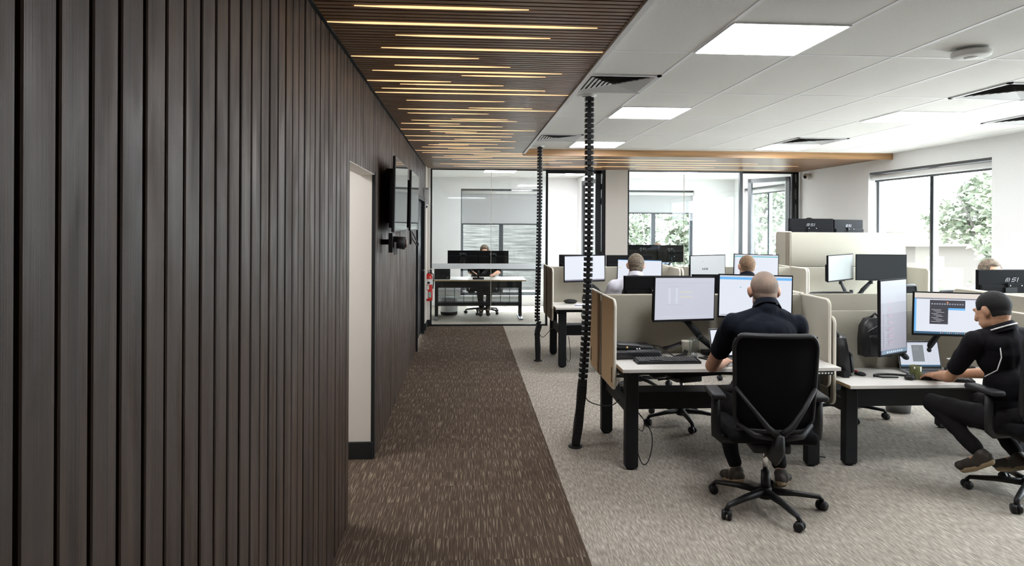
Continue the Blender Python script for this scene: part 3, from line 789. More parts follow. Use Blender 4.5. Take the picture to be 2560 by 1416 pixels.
# middle row
M(.545, .325, plain, 'monitor showing a pale page behind the nearer cable spine', (1.455, 8.36, 1.167), R(14), R(-.5))
M(.545, .32, ['white', (0, 0, 1, .02, 'blue'), (.03, .30, .08, .34, 'yellow')], 'monitor in front of the man in the pale shirt', (2.135, 8.36, 1.12), R(-10), R(1))
arm('double monitor arm on the left desk of the middle row', (1.81, 8.48), [(1.47, 8.40, 1.07), (2.12, 8.42, 1.10)], .735)
M(.61, .34, None, 'dark monitor back at the far left end of the middle row', (1.515, 8.88, 1.145), R(180), group='dark monitor backs of the middle row')
M(.61, .34, None, 'dark monitor back beside the pale-shirted man\'s head', (2.135, 8.88, 1.14), R(180), group='dark monitor backs of the middle row')
arm('double monitor arm on the rear left desk of the middle row', (1.81, 8.72), [(1.52, 8.82, 1.12), (2.13, 8.82, 1.12)], .735)
M(.545, .325, ['grey', (.33, .50, .37, .58, 'dark'), (.385, .50, .425, .58, 'dark'), (.44, .50, .50, .58, 'dark'), (.34, .22, .355, .245, 'dark'), (.34, .25, .342, .48, 'lilac')], 'grey-paged monitor left of the fair-haired man', (2.985, 8.34, 1.175), R(20), R(-.5))
M(.545, .325, ['white', (0, .06, 1, .10, 'teal'), (0, 0, 1, .06, 'pale'), (0, .1, .03, 1, 'pale')], 'monitor with teal bar in front of the fair-haired man', (3.605, 8.36, 1.185), R(-9), R(1))
arm('double monitor arm on the fair-haired man\'s desk', (3.30, 8.48), [(3.0, 8.39, 1.1), (3.59, 8.41, 1.12)], .735)
M(.60, .325, None, 'blank greyish monitor, left of the angled pair', (4.605, 8.20, 1.19), R(33), R(-1), screenoff='offg')
M(.61, .325, None, 'blank black monitor, right of the angled pair', (5.16, 8.26, 1.19), R(-8), R(0))
arm('black double arm under the angled blank monitor pair', (4.87, 8.42), [(4.64, 8.26, 1.07), (5.08, 8.32, 1.07)], .735)
M(.61, .36, None, 'black-backed branded monitor on the raised desk, left of two', (4.59, 8.92, 1.62), R(180), brand=True)
M(.61, .36, None, 'bluish branded monitor back on the raised desk, right of two', (5.18, 9.06, 1.61), R(205), brand=True)
arm('double monitor arm on the raised standing desk', (4.93, 8.75), [(4.59, 8.87, 1.58), (5.16, 8.98, 1.58)], 1.18, .3)
# offices
M(.56, .27, None, 'black branded monitor back in the left office, left of two', (-.04, 12.50, 1.095), R(180), brand=True)
M(.56, .27, None, 'black branded monitor back in the left office, right of two', (.50, 12.50, 1.092), R(180), brand=True)
M(.53, .32, None, 'branded monitor back in the right office, left of two', (3.28, 12.60, 1.18), R(178), brand=True)
M(.53, .32, None, 'branded monitor back in the right office, right of two', (3.80, 12.60, 1.175), R(184), brand=True)
arm('silver-jointed double arm in the left office', (.23, 12.32), [(-.04, 12.44, 1.06), (.50, 12.44, 1.06)], .72)
arm('double monitor arm in the right office', (3.56, 12.40), [(3.28, 12.54, 1.1), (3.80, 12.54, 1.1)], .735)
# right office desk (behind the middle row)

# left office desk with slatted modesty panel
t = T('office_desk', 'desk with black slatted modesty panel inside the left glass office', 'desk', (.22, 12.6, 0), 0, 'desks in the glass offices')
MB().b2((-.80, -.39, .695), (.86, .36, .72), DESKT, .002).b2((-.80, -.393, .695), (.86, -.39, .719), DESKE).build('tabletop', t)
for sx in (-.74, .78):
    MB().b2((sx - .03, -.03, .03), (sx + .03, .03, .69), BLACK).build('leg', t)
    MB().b2((sx - .035, -.34, 0), (sx + .035, .34, .03), GREYM, .008, 2).build('foot', t)
mp = MB()
for k in range(12): mp.b2((-.74, -.335, .33 + k * .022), (.76, -.325, .3435 + k * .022), BLACK)
for k in range(10): mp.b2((-.74 + k * .163, -.336, .30), (-.73 + k * .163, -.324, .60), BLACK)
mp.b2((-.74, -.34, .585), (.76, -.32, .695), BLACK); mp.b2((-.74, -.34, .255), (.76, -.32, .325), BLACK)
mp.build('modesty_panel', t)
t2 = dup(t); t2.location = (3.55, 12.65, 0); t2['label'] = 'desk inside the right glass office carrying two monitors'
t = T('computer_tower', 'small black computer box standing on the left office desk', 'computer', (-.40, 12.5, .72))
MB().b2((-.15, -.18, 0), (.13, .18, .20), BLKPL, .006, 2).build('case', t)
MB().b2((.07, -.182, .03), (.10, -.180, .04), GREYM).build('front_badge', t)
t = T('air_purifier', 'rounded white device on the floor under the left office desk', 'air purifier', (-.30, 12.95, 0))
MB().lathe([(.13, .0), (.15, .02), (.16, .10), (.165, .20), (.15, .30), (.11, .34)], (0, 0, 0), PAPER, 24).build('body', t)
MB().lathe([(.151, .015), (.163, .06), (.164, .075), (.155, .02)], (0, 0, 0), BLKPL, 24, caps=False).build('base_ring', t)

# ---------------------------------------------------------------- cable spines
SPB = MB(); SPB.prism([(-.032, -.022), (-.022, -.030), (.022, -.030), (.032, -.022), (.032, .022), (.022, .030), (-.022, .030), (-.032, .022)], -.0135, .0135, BLKPL, 'XY')
SPB.b2((-.012, -.012, -.0205), (.012, .012, .0205), BLKPL)
SEG = SPB.mesh('segment')
def spine(pts, label, dense=0.):
    t = T('cable_spine', label, 'cable spine', pts[-1], 0, 'black cable spines from floor to ceiling')
    P = [V(p) - V(pts[-1]) for p in pts]
    MB().lathe([(.052, 0), (.055, .006), (.053, .014), (.03, .018)], (0, 0, 0), BLKPL, 28).build('floor_plate', t)
    MB().cone(P[0], P[0] + V((0, 0, .012)), .055, .055, PAPER, 24).build('ceiling_collar', t)
    # resample
    L = [0]
    for a, b in zip(P, P[1:]): L.append(L[-1] + (b - a).length)
    s = .022; k = 0
    while s < L[-1] - .03:
        for i in range(len(P) - 1):
            if L[i + 1] >= s: break
        u = (s - L[i]) / (L[i + 1] - L[i]); p = P[i].lerp(P[i + 1], u); d_ = (P[i + 1] - P[i]).normalized()
        o = bpy.data.objects.new('segment', SEG); COL.objects.link(o); o.parent = t; o.location = p
        q = V((0, 0, -1)).rotation_difference(d_); o.rotation_euler = q.to_euler()
        if L[-1] - s < dense: o.rotation_euler = (q @ Euler((0, 0, .12 * sin(k * .7))).to_quaternion()).to_euler()
        step = .0405 if L[-1] - s > dense else .028
        s += step; k += 1
    return t
def bez(a, b, c, d_, n):
    o = []
    for i in range(n + 1):
        t_ = i / n; o.append(tuple(V(a) * (1 - t_) ** 3 + V(b) * 3 * t_ * (1 - t_) ** 2 + V(c) * 3 * t_ ** 2 * (1 - t_) + V(d_) * t_ ** 3))
    return o
spine(bez((.935, 5.2, ZC - .012), (.93, 5.2, 2.2), (.97, 5.2, .9), (.846, 5.24, 0), 20), 'nearer black cable spine, leaning slightly at its foot', .55)
spine([(.925, 8.6, ZC - .012), (.925, 8.6, 2.1), (.915, 8.6, 1.3), (.90, 8.6, .52), (.925, 8.59, .45), (.90, 8.58, .36), (.905, 8.575, .2), (.91, 8.571, 0)], 'farther black cable spine at the left end of the middle row', .5)
def cable(pts, label, r=.004, m=BLKPL, group='loose cables under the desks'):
    sm = []
    n = len(pts)
    for i in range(n - 1):
        p0 = V(pts[max(0, i - 1)]); p1 = V(pts[i]); p2 = V(pts[i + 1]); p3 = V(pts[min(n - 1, i + 2)])
        for k in range(6):
            t_ = k / 6
            sm.append(.5 * ((2 * p1) + (p2 - p0) * t_ + (2 * p0 - 5 * p1 + 4 * p2 - p3) * t_ ** 2 + (3 * p1 - p0 - 3 * p2 + p3) * t_ ** 3))
    sm.append(V(pts[-1]))
    return one(MB().tube(sm, r, m, 6).build('power_cable'), label, 'cable', group)
cable([(.90, 5.22, .42), (.94, 5.2, .36), (1.02, 5.15, .34), (1.08, 5.0, .38), (1.13, 5.0, .42)], 'cable sagging from the nearer cable spine to the desk beam')
cable([(1.21, 5.0, .36), (1.20, 4.85, .20), (1.25, 4.8, .02), (1.31, 4.82, .05), (1.33, 4.85, .22), (1.24, 4.98, .36)], 'black cable loop hanging behind the front left desk leg')
cable([(1.22, 5.02, .34), (1.24, 4.98, .25), (1.29, 4.95, .20), (1.30, 4.95, .28), (1.25, 5.0, .35)], 'smaller black cable loop inside the hanging loop by the front leg', .003)
cable([(2.44, 4.98, .35), (2.42, 4.95, .22), (2.5, 4.85, .06), (2.6, 4.82, .03)], 'black cable drooping between the grey-haired man\'s desk and the laptop desk')
cable([(.92, 8.58, .35), (.97, 8.55, .30), (1.05, 8.4, .42), (1.10, 8.3, .46)], 'cable from the farther spine up to the middle-row beam')
cable([(.92, 8.58, .45), (.87, 8.57, .36), (.88, 8.57, .28), (.92, 8.57, .24)], 'short cable loop beside the farther spine')
cable([(1.18, 8.45, .34), (1.20, 8.35, .2), (1.24, 8.3, .05), (1.28, 8.32, .1), (1.27, 8.42, .33)], 'cable loop hanging under the left end of the middle row')

# ---------------------------------------------------------------- wall screens in the corridor
def tv(y0, y1, z0, z1, x, label):
    t = T('wall_display', label, 'television', (x, (y0 + y1) / 2, (z0 + z1) / 2), 0, 'two flat screens on the timber wall')
    t.rotation_euler = (0, R(.8), 0)
    w = y1 - y0; h = z1 - z0
    MB().b2((-.022, -w / 2, -h / 2), (0, w / 2, h / 2), BLKPL, .003).b2((-.055, -w / 2 + .10, -h / 2 + .03), (-.02, w / 2 - .10, h / 2 - .12), BLKPL, .006).build('bezel', t)
    MB().b2((0, -w / 2 + .008, -h / 2 + .012), (.0012, w / 2 - .008, h / 2 - .008), TVSCR).build('screen', t)
    b = MB(); d_ = x - WX - .055
    b.b2((-.055 - d_ + .004, -.22, -.20), (-.055 - d_ + .012, .22, .20), BLACK)
    for s in (-1, 1): b.b2((-.055 - d_ + .01, s * .14 - .015, -.22), (-.05, s * .14 + .015, .22), BLACK)
    b.build('wall_bracket', t)
    return t
tv(5.24, 6.32, 1.64, 2.215, -.53, 'nearer wall television, its glossy face reflecting the office')
tv(6.78, 7.80, 1.635, 2.23, -.53, 'farther wall television beside the black door')
t = T('video_camera_bar', 'dark cylindrical conference camera hanging below the nearer wall television', 'camera', (-.53, 5.45, 1.56))
MB().b2((-.06, -.10, -.08), (-.03, .10, .07), BLKPL).cone((-.04, 0, 0), (.06, 0, -.01), .045, .05, BLKPL, 20).b2((-.12, -.03, -.02), (-.05, .03, .02), BLACK).build('housing', t)
MB().cone((.055, 0, -.01), (.075, 0, -.01), .038, .03, mat('camera_bronze', (.10, .06, .045), .35), 20).build('lens', t)
MB().b2((-.02, -.07, -.10), (-.005, -.055, .0), GREYM).b2((-.02, .03, -.10), (-.005, .04, -.03), GREYM).build('bracket', t)
cable([(-.53, 6.95, 1.62), (-.50, 7.0, 1.55), (-.48, 7.1, 1.5), (-.5, 7.2, 1.48), (-.54, 7.1, 1.55), (-.55, 6.9, 1.63)], 'black cable loop dangling under the farther wall television', .006, group='cables by the wall televisions')
t = T('media_stick', 'slim upright adapter hanging under the farther wall television', 'adapter', (-.54, 6.85, 1.57))
MB().b2((-.01, -.012, -.07), (.008, .012, .07), BLKPL).b2((-.005, .012, -.06), (.012, .02, .02), GREYM).build('housing', t)
t = T('alarm_box', 'white alarm box high on the wall above the black door', 'alarm', (WX + .045, 11.0, 2.15))
MB().b2((-.05, -.07, -.13), (.045, .07, .13), PAPER, .012, 3).build('housing', t)
MB().b2((-.02, -.0715, .10), (.02, -.070, .115), GREYM).build('grille', t)
t = T('dome_camera', 'small white dome camera under the alarm box', 'camera', (WX + .02, 10.95, 1.985))
MB().ell((0, 0, 0), .04, PAPER).b2((-.035, -.02, -.02), (-.01, .02, .02), PAPER).build('housing', t)
MB().ell((.022, -.02, -.008), .018, BLKPL).build('lens', t)
t = T('dome_camera', 'white dome camera at the right wall beneath the timber bulkhead', 'camera', (5.70, 11.25, 2.53))
MB().lathe([(.055, .07), (.055, .05), (.05, .03)], (0, 0, 0), PAPER, 20, 'X').ell((-.0, 0, 0), .055, PAPER).build('housing', t)
MB().ell((-.025, -.03, -.008), .028, BLKPL).build('lens', t)

# fire extinguisher
t = T('fire_extinguisher', 'red fire extinguisher hung on the cream wall beside the glass', 'fire extinguisher', (-.60, 11.43, .44))
MB().lathe([(.055, 0), (.062, .01), (.063, .38), (.055, .42), (.03, .445), (.02, .455)], (0, 0, 0), REDP, 24).build('cylinder', t)
MB().lathe([(.0636, .03), (.0636, .17)], (0, 0, 0), REDP, 24, caps=False).lathe([(.0638, .27), (.0638, .36)], (0, 0, 0), PAPER, 24, caps=False).b2((-.03, -.0655, .19), (.01, -.0635, .26), PAPER).b2((.0, -.066, .06), (.045, -.0638, .15), mat('label_teal', (.30, .50, .45), .6)).b2((-.035, -.0655, .04), (-.01, -.0636, .18), PAPER).ell((0, -.062, .30), (.022, .004, .022), BLKPL).build('label', t)
MB().cone((0, 0, .45), (0, 0, .49), .018, .018, GREYM).b2((-.012, -.10, .50), (.012, .03, .508), GREYM).b2((-.012, -.09, .475), (.012, .0, .482), GREYM).tube([(0, -.02, .49), (.04, -.05, .53), (.07, -.06, .50)], .006, CLEARP).build('valve', t)
MB().tube([(.02, 0, .47), (.075, -.02, .44), (.08, -.03, .30), (.072, -.03, .2)], .009, BLKPL).build('hose', t)

# ---------------------------------------------------------------- things on the desks
def keyboard(label, loc, rz, w=.44, parent=None):
    t = T('keyboard', label, 'keyboard', loc, rz, 'black keyboards')
    MB().prism([(-.068, .004), (-.065, .016), (.06, .024), (.068, .018), (.068, 0), (-.068, 0)], -w / 2, w / 2, BLKPL, 'YZ').build('case', t)
    k = MB(); n = int(w / .019)
    for r in range(6):
        for c in range(n - 1):
            if r == 0 and 3 < c < 9: continue
            y = -.052 + r * .0195
            k.box((-w / 2 + .018 + c * .019, y, .0215 + .0012 * r), (.0155, .0155, .006), DKGREY, None, .002)
    k.build('keys', t)
    return t
keyboard('black keyboard at the left of the grey-haired man\'s desk', (1.42, 4.78, .735), R(0), .45)
keyboard('black keyboard under the young man\'s hands', (3.40, 4.70, .61), R(-22), .36)
def laptop(label, loc, rz, content, w=.32):
    t = T('laptop', label, 'laptop', loc, rz, 'open laptops')
    SIL = mat('laptop_silver', (.42, .43, .44), .35, .6)
    MB().b2((-w / 2, -.11, 0), (w / 2, .11, .014), SIL, .003).b2((-w / 2 + .02, -.02, .014), (w / 2 - .02, .085, .0152), BLKPL).b2((-.05, -.10, .014), (.05, -.035, .0148), GREYM).build('base', t)
    l = MB(); a = R(14)
    lid = bpy.data.objects.new('lid', None); COL.objects.link(lid); lid.parent = t; lid.location = (0, .11, .014); lid.rotation_euler = (-a, 0, 0)
    MB().b2((-w / 2, 0, 0), (w / 2, .007, .212), SIL, .002).b2((-w / 2 + .004, -.001, .004), (w / 2 - .004, .0, .209), BLKPL).build('bezel', lid)
    s = MB(); u0, u1, v0, v1 = -w / 2 + .010, w / 2 - .010, .020, .202
    s.quad([(u0, -.0015, v0), (u1, -.0015, v0), (u1, -.0015, v1), (u0, -.0015, v1)], SC[content[0]])
    for k, (x0, y0, x1, y1, m) in enumerate(content[1:]):
        yy = -.0018 - k * .0001; X = lambda f: u0 + (u1 - u0) * f; Z = lambda f: v1 - (v1 - v0) * f
        s.quad([(X(x0), yy, Z(y1)), (X(x1), yy, Z(y1)), (X(x1), yy, Z(y0)), (X(x0), yy, Z(y0))], SC[m])
    s.build('screen', lid)
    return t
laptop('open silver laptop showing a grey block, on the lower right desk', (3.43, 4.88, .61), R(-3), ['pale', (.32, .12, .62, .80, 'mid'), (0, 0, 1, .04, 'txt'), (0, .93, 1, 1, 'task'), (.70, .1, .705, .9, 'txt')] + [(.36, .20 + .06 * k, .5, .21 + .06 * k, 'txt') for k in range(3)])
laptop('open laptop half hidden by the grey-haired man\'s shoulder', (1.93, 4.74, .735), R(8), ['white', (0, 0, 1, .03, 'pale')], .31)
t = T('smartphone', 'black phone lying face up beside the grey-haired man\'s arm', 'phone', (1.755, 4.865, .735), R(25))
MB().b2((-.038, -.075, 0), (.038, .075, .009), BLKPL, .004, 2).build('body', t); MB().b2((-.035, -.071, .009), (.035, .071, .0095), TVSCR).build('screen', t)
t = T('paper_cup', 'pale paper cup beside the clear glass on the desk', 'cup', (1.645, 5.03, .735))
MB().lathe([(.028, 0), (.040, .105), (.042, .108), (.040, .110), (.037, .105), (.027, .005)], (0, 0, 0), CLEARP, 28).build('cup_body', t)
CG2 = glassmat('drinking_glass', (.93, .95, .95))
t = T('drinking_glass', 'clear tall drinking glass in front of the paper cup', 'glass', (1.672, 4.955, .735))
MB().lathe([(.026, 0), (.034, .06), (.036, .10), (.033, .145), (.031, .145), (.034, .10), (.032, .06), (.024, .008)], (0, 0, 0), CG2, 28).build('glass_body', t)
MB().lathe([(.024, .004), (.026, .002), (.024, .0)], (0, 0, 0), GREYM, 24).build('glass_foot', t)
# laptop bag with strap
LEA = mat('black_leather', (.012, .012, .014), .4, bump=((120, 120, 120), .4))
t = T('laptop_bag', 'black leather bag lying on the desk beside the left felt wing', 'bag', (1.235, 4.99, .735), R(4))
MB().box((0, 0, .035), (.36, .22, .065), LEA, None, .022, 3).box((-.02, .01, .078), (.30, .17, .035), LEA, (0, R(2), 0), .016, 3).build('bag_body', t)
MB().box((-.06, -.02, .098), (.17, .12, .012), DKGREY, (0, R(4), 0), .005, 2).build('flap', t)
s = MB(); s.tube([(.12, .03, .08), (.20, .02, .07), (.25, -.06, .03), (.28, -.09, .012), (.37, -.05, .02), (.42, .02, .06), (.38, .05, .085), (.30, .04, .06), (.24, .04, .05)], .014, LEA, 8, (1.3, .25)); s.build('strap', t)
s = MB(); s.ell((-.08, -.09, .085), .009, mat('brass', (.6, .45, .2), .3, 1.)); s.ell((-.01, -.10, .075), .007, CHROME); s.ell((.01, -.10, .075), .007, CHROME); s.build('buckle', t)
# headset, olive glass
t = T('headset', 'black headset lying on the laptop desk beside the olive tumbler', 'headset', (3.07, 4.76, .61), R(-12))
s = MB(); s.tube([(-.13 + .0, .00, .012)] + [(.0 - .13 * cos(a), .055 * sin(a) * 1.2, .014) for a in [pi * k / 12 for k in range(1, 12)]] + [(.10, 0, .02)], .0075, BLKPL, 8, (1, 1.2)); s.tube([(-.13, 0, .012), (-.09, -.035, .012), (.02, -.03, .014)], .0065, BLKPL, 8); s.build('headband', t)
s = MB(); s.lathe([(.02, 0), (.033, .006), (.034, .024), (.022, .032)], (.095, -.03, 0), BLKPL, 22); s.ell((.10, -.025, .034), (.026, .026, .008), LEA); s.build('ear_cup', t)
MB().tube([(.12, -.02, .02), (.15, .04, .03), (.155, .07, .03)], .003, BLKPL, 6).build('microphone', t)
t = T('tumbler', 'short olive-brown glass tumbler on the laptop desk', 'glass', (3.218, 4.735, .61))
MB().lathe([(.036, 0), (.039, .004), (.040, .094), (.0375, .095), (.036, .01), (.005, .008)], (0, 0, 0), AMBERG, 28).build('glass_body', t)
MB().lathe([(.0365, .008), (.0375, .06), (.005, .061)], (0, 0, 0), mat('tea', (.05, .045, .015), .2), 24).build('drink', t)
# backpacks hanging / standing
def backpack(label, loc, rz, s=1., tilt=0.):
    t = T('backpack', label, 'backpack', loc, rz, 'black backpacks'); t.rotation_euler = (tilt, 0, rz)
    P = [(-.15, 0), (-.155, .18), (-.14, .32), (-.09, .40), (.0, .425), (.09, .40), (.14, .32), (.155, .18), (.15, 0)]
    MB().prism([(x * s, z * s) for x, z in P], -.07 * s, .07 * s, LEA, 'XZ', True).box((0, -.09 * s, .13 * s), (.24 * s, .05 * s, .22 * s), LEA, None, .02, 3).build('bag_body', t)
    MB().tube([(-.12 * s, -.074 * s, .27 * s), (0, -.078 * s, .34 * s), (.12 * s, -.074 * s, .27 * s)], .004, GREYM, 6).build('zip', t)
    MB().tube([(-.05 * s, 0, .41 * s), (0, 0, .46 * s), (.05 * s, 0, .41 * s)], .009, LEA, 8).build('top_handle', t)
    for sx in (-1, 1): MB().tube([(sx * .06 * s, .07 * s, .38 * s), (sx * .09 * s, .11 * s, .25 * s), (sx * .10 * s, .075 * s, .05 * s)], .014, LEA, 8, (1.4, .5)).build('shoulder_strap', t)
    return t
backpack('black backpack leaning in the corner of the laptop desk', (2.78, 4.93, .61), R(70), .68, R(-6))
backpack('dark bag hanging behind the upright portrait monitor', (3.10, 5.04, .72), R(0), .70)
t = T('power_adapter', 'black power adapter and white cable coil behind the laptop', 'adapter', (3.78, 4.98, .61))
MB().b2((-.06, -.03, 0), (.06, .03, .035), BLKPL, .008, 2).build('housing', t)
MB().tube([(-.06 + .07 * cos(a * .9), .03 + .02 * sin(a), .04 + .05 * abs(sin(a * .5))) for a in [k * .35 for k in range(30)]], .0035, PAPER, 6).build('white_lead', t)
MB().tube([(-.12 + .06 * cos(a), -.02 + .04 * sin(a), .008 + .0008 * k) for k, a in enumerate([k * .45 for k in range(32)])], .0035, BLKPL, 6).build('black_lead', t)
t = T('computer_mouse', 'dark mouse with red tag at the back corner of the laptop desk', 'mouse', (2.88, 4.86, .61), R(30))
MB().ell((0, 0, .012), (.026, .045, .016), BLKPL).build('body', t); MB().b2((-.008, .02, .024), (.008, .04, .032), REDP).build('tag', t)
# things on the middle left desk
t = T('glasses_case', 'dark rounded case on the left desk of the middle row', 'case', (1.29, 8.42, .735), R(-10))
MB().ell((0, 0, .025), (.085, .05, .028), BLKPL).build('case_body', t); MB().b2((-.08, -.052, .022), (.08, -.049, .026), DKGREY).build('zip', t)
t = T('webcam', 'black camera-like device behind the nearer cable spine on the desk', 'camera', (1.50, 8.40, .735), R(10))
MB().box((0, 0, .05), (.13, .07, .075), BLKPL, None, .015, 3).build('body', t); MB().lathe([(.032, 0), (.032, .03), (.02, .034)], (0.02, -.068, .05), BLKPL, 20, 'Y').build('lens', t)
t = T('notebook', 'blue-edged notebook on the left desk of the middle row', 'notebook', (1.42, 8.20, .735), R(-18))
MB().b2((-.10, -.07, 0), (.10, .07, .006), mat('blue_cover', (.10, .12, .42), .5)).build('cover', t); MB().b2((-.098, -.068, .006), (.098, .068, .014), PAPER).build('pages', t)
# waste bin under the laptop desk
t = T('waste_bin', 'small wire-grey waste bin on the floor behind the laptop desk leg', 'bin', (3.98, 6.1, 0))
MB().lathe([(.10, 0), (.13, .28), (.127, .28), (.098, .005)], (0, 0, 0), GREYM, 24).build('body', t)
MB().lathe([(.133, .272), (.135, .285), (.128, .285)], (0, 0, 0), BLKPL, 24).build('rim', t)

# ================================================================== PEOPLE
def blob(shapes, name, m, vox=.006, smooth=6, parent=None, post=None, keep=None):
    """shapes: list of ('c', p0, p1, r0, r1) / ('e', c, (rx,ry,rz), rot) merged into one continuous surface"""
    mb = MB()
    for s in shapes:
        if s[0] == 'c': mb.cap(s[1], s[2], s[3], s[4], m, 14)
        else: mb.ell(s[1], s[2], m, s[3] if len(s) > 3 else None, 20, 14)
    me = mb.mesh('tmp'); o = bpy.data.objects.new('tmp', me); COL.objects.link(o)
    md = o.modifiers.new('r', 'REMESH'); md.mode = 'VOXEL'; md.voxel_size = vox; md.use_smooth_shade = True
    if smooth:
        ms = o.modifiers.new('s', 'SMOOTH'); ms.iterations = smooth; ms.factor = .5
    dg = bpy.context.evaluated_depsgraph_get(); dg.update()
    me2 = bpy.data.meshes.new_from_object(o.evaluated_get(dg)); me2.name = name
    bpy.data.objects.remove(o)
    me2.materials.clear(); me2.materials.append(m)
    if post: post(me2)
    for p in me2.polygons: p.use_smooth = True
    ob = bpy.data.objects.new(name, me2); COL.objects.link(ob)
    if parent: ob.parent = parent
    return ob

def displace(me, fn):
    nv = len(me.vertices)
    N_ = [0.] * (3 * nv); C_ = [0.] * (3 * nv)
    me.vertex_normals.foreach_get('vector', N_); me.vertices.foreach_get('co', C_)
    for i in range(nv):
        a = 3 * i; k = fn(V(C_[a:a + 3]))
        for j in range(3): C_[a + j] += N_[a + j] * k
    me.vertices.foreach_set('co', C_); me.update()

def head_shapes(hc, yaw, pitch, s=1., face=True):
    """returns shapes in body space; local head frame: +y is the face"""
    Mh = Mx.Translation(hc) @ Euler((pitch, 0, yaw), 'ZXY').to_matrix().to_4x4()
    rot = Euler((pitch, 0, yaw), 'ZXY').to_matrix()
    def E(c, r, rx=(0, 0, 0)):
        q = (rot @ Euler(rx).to_matrix()).to_euler(); return ('e', tuple(Mh @ (V(c) * s)), tuple(a * s for a in r), tuple(q))
    def Cc(a, b, ra, rb): return ('c', tuple(Mh @ (V(a) * s)), tuple(Mh @ (V(b) * s)), ra * s, rb * s)
    core = [E((0, -.018, .025), (.076, .094, .088)), E((0, .02, -.03), (.063, .072, .080)), E((0, -.03, -.02), (.066, .068, .07)), E((0, .035, -.075), (.047, .052, .040)), Cc((0, .062, -.098), (0, .066, -.098), .018, .016),
            E((0, .040, .0), (.060, .052, .055)), E((.036, .03, -.065), (.026, .045, .035)), E((-.036, .03, -.065), (.026, .045, .035))]
    feat = [Cc((0, .082, .022), (0, .105, -.026), .013, .014), E((0, .088, -.06), (.024, .010, .007)), Cc((-.034, .080, .028), (.034, .080, .028), .011, .011), E((.038, .062, -.022), (.02, .02, .016)), E((-.038, .062, -.022), (.02, .02, .016))]
    ears = []
    for sx in (-1, 1):
        ears += [E((sx * .084, -.012, -.004), (.0105, .020, .031), (R(-10), 0, -sx * R(32))), E((sx * .078, .0, -.030), (.010, .011, .013))]
    return Mh, core, feat, ears

def hand_shapes(wr, d_, up, side, s=1., curl=.35, spread=.02):
    """palm and five fingers; d_: pointing direction, up: back of the hand, side=+1 thumb on the x side given by d_ x up"""
    d_ = V(d_).normalized(); up = V(up).normalized(); x = d_.cross(up).normalized() * side; up = x.cross(d_) * side
    up = up.normalized(); w = V(wr); sh = []
    sh.append(('c', tuple(w), tuple(w + d_ * .045 * s), .022 * s, .024 * s))
    for k in range(4):
        o = (1.5 - k) * .0185
        a = w + d_ * .03 * s + x * o * .7 * s; b = w + d_ * (.088 - abs(k - 1.2) * .004) * s + x * o * s
        sh.append(('c', tuple(a), tuple(b), .013 * s, .0105 * s))
        L = [.040, .044, .041, .032][k] * s
        p = b; ang = curl * .35
        for j in range(3):
            q = p + (d_ * cos(ang) - up * sin(ang)) * L * [.95, .65, .5][j] + x * (1.5 - k) * spread * .15
            sh.append(('c', tuple(p), tuple(q), (.0092 - j * .0008) * s, (.0086 - j * .001) * s)); p = q; ang += curl * 1.3
    t0 = w + d_ * .022 * s + x * .024 * s; t1 = w + d_ * .052 * s + x * .052 * s - up * .008; t2 = w + d_ * .082 * s + x * .060 * s - up * .014; t3 = t2 + d_ * .024 * s - up * .004
    sh += [('c', tuple(t0), tuple(t1), .014 * s, .0115 * s), ('c', tuple(t1), tuple(t2), .0108 * s, .0095 * s), ('c', tuple(t2), tuple(t3), .0095 * s, .008 * s)]
    return sh

def sstep(a, b, x): t_ = max(0, min(1, (x - a) / (b - a))); return t_ * t_ * (3 - 2 * t_)

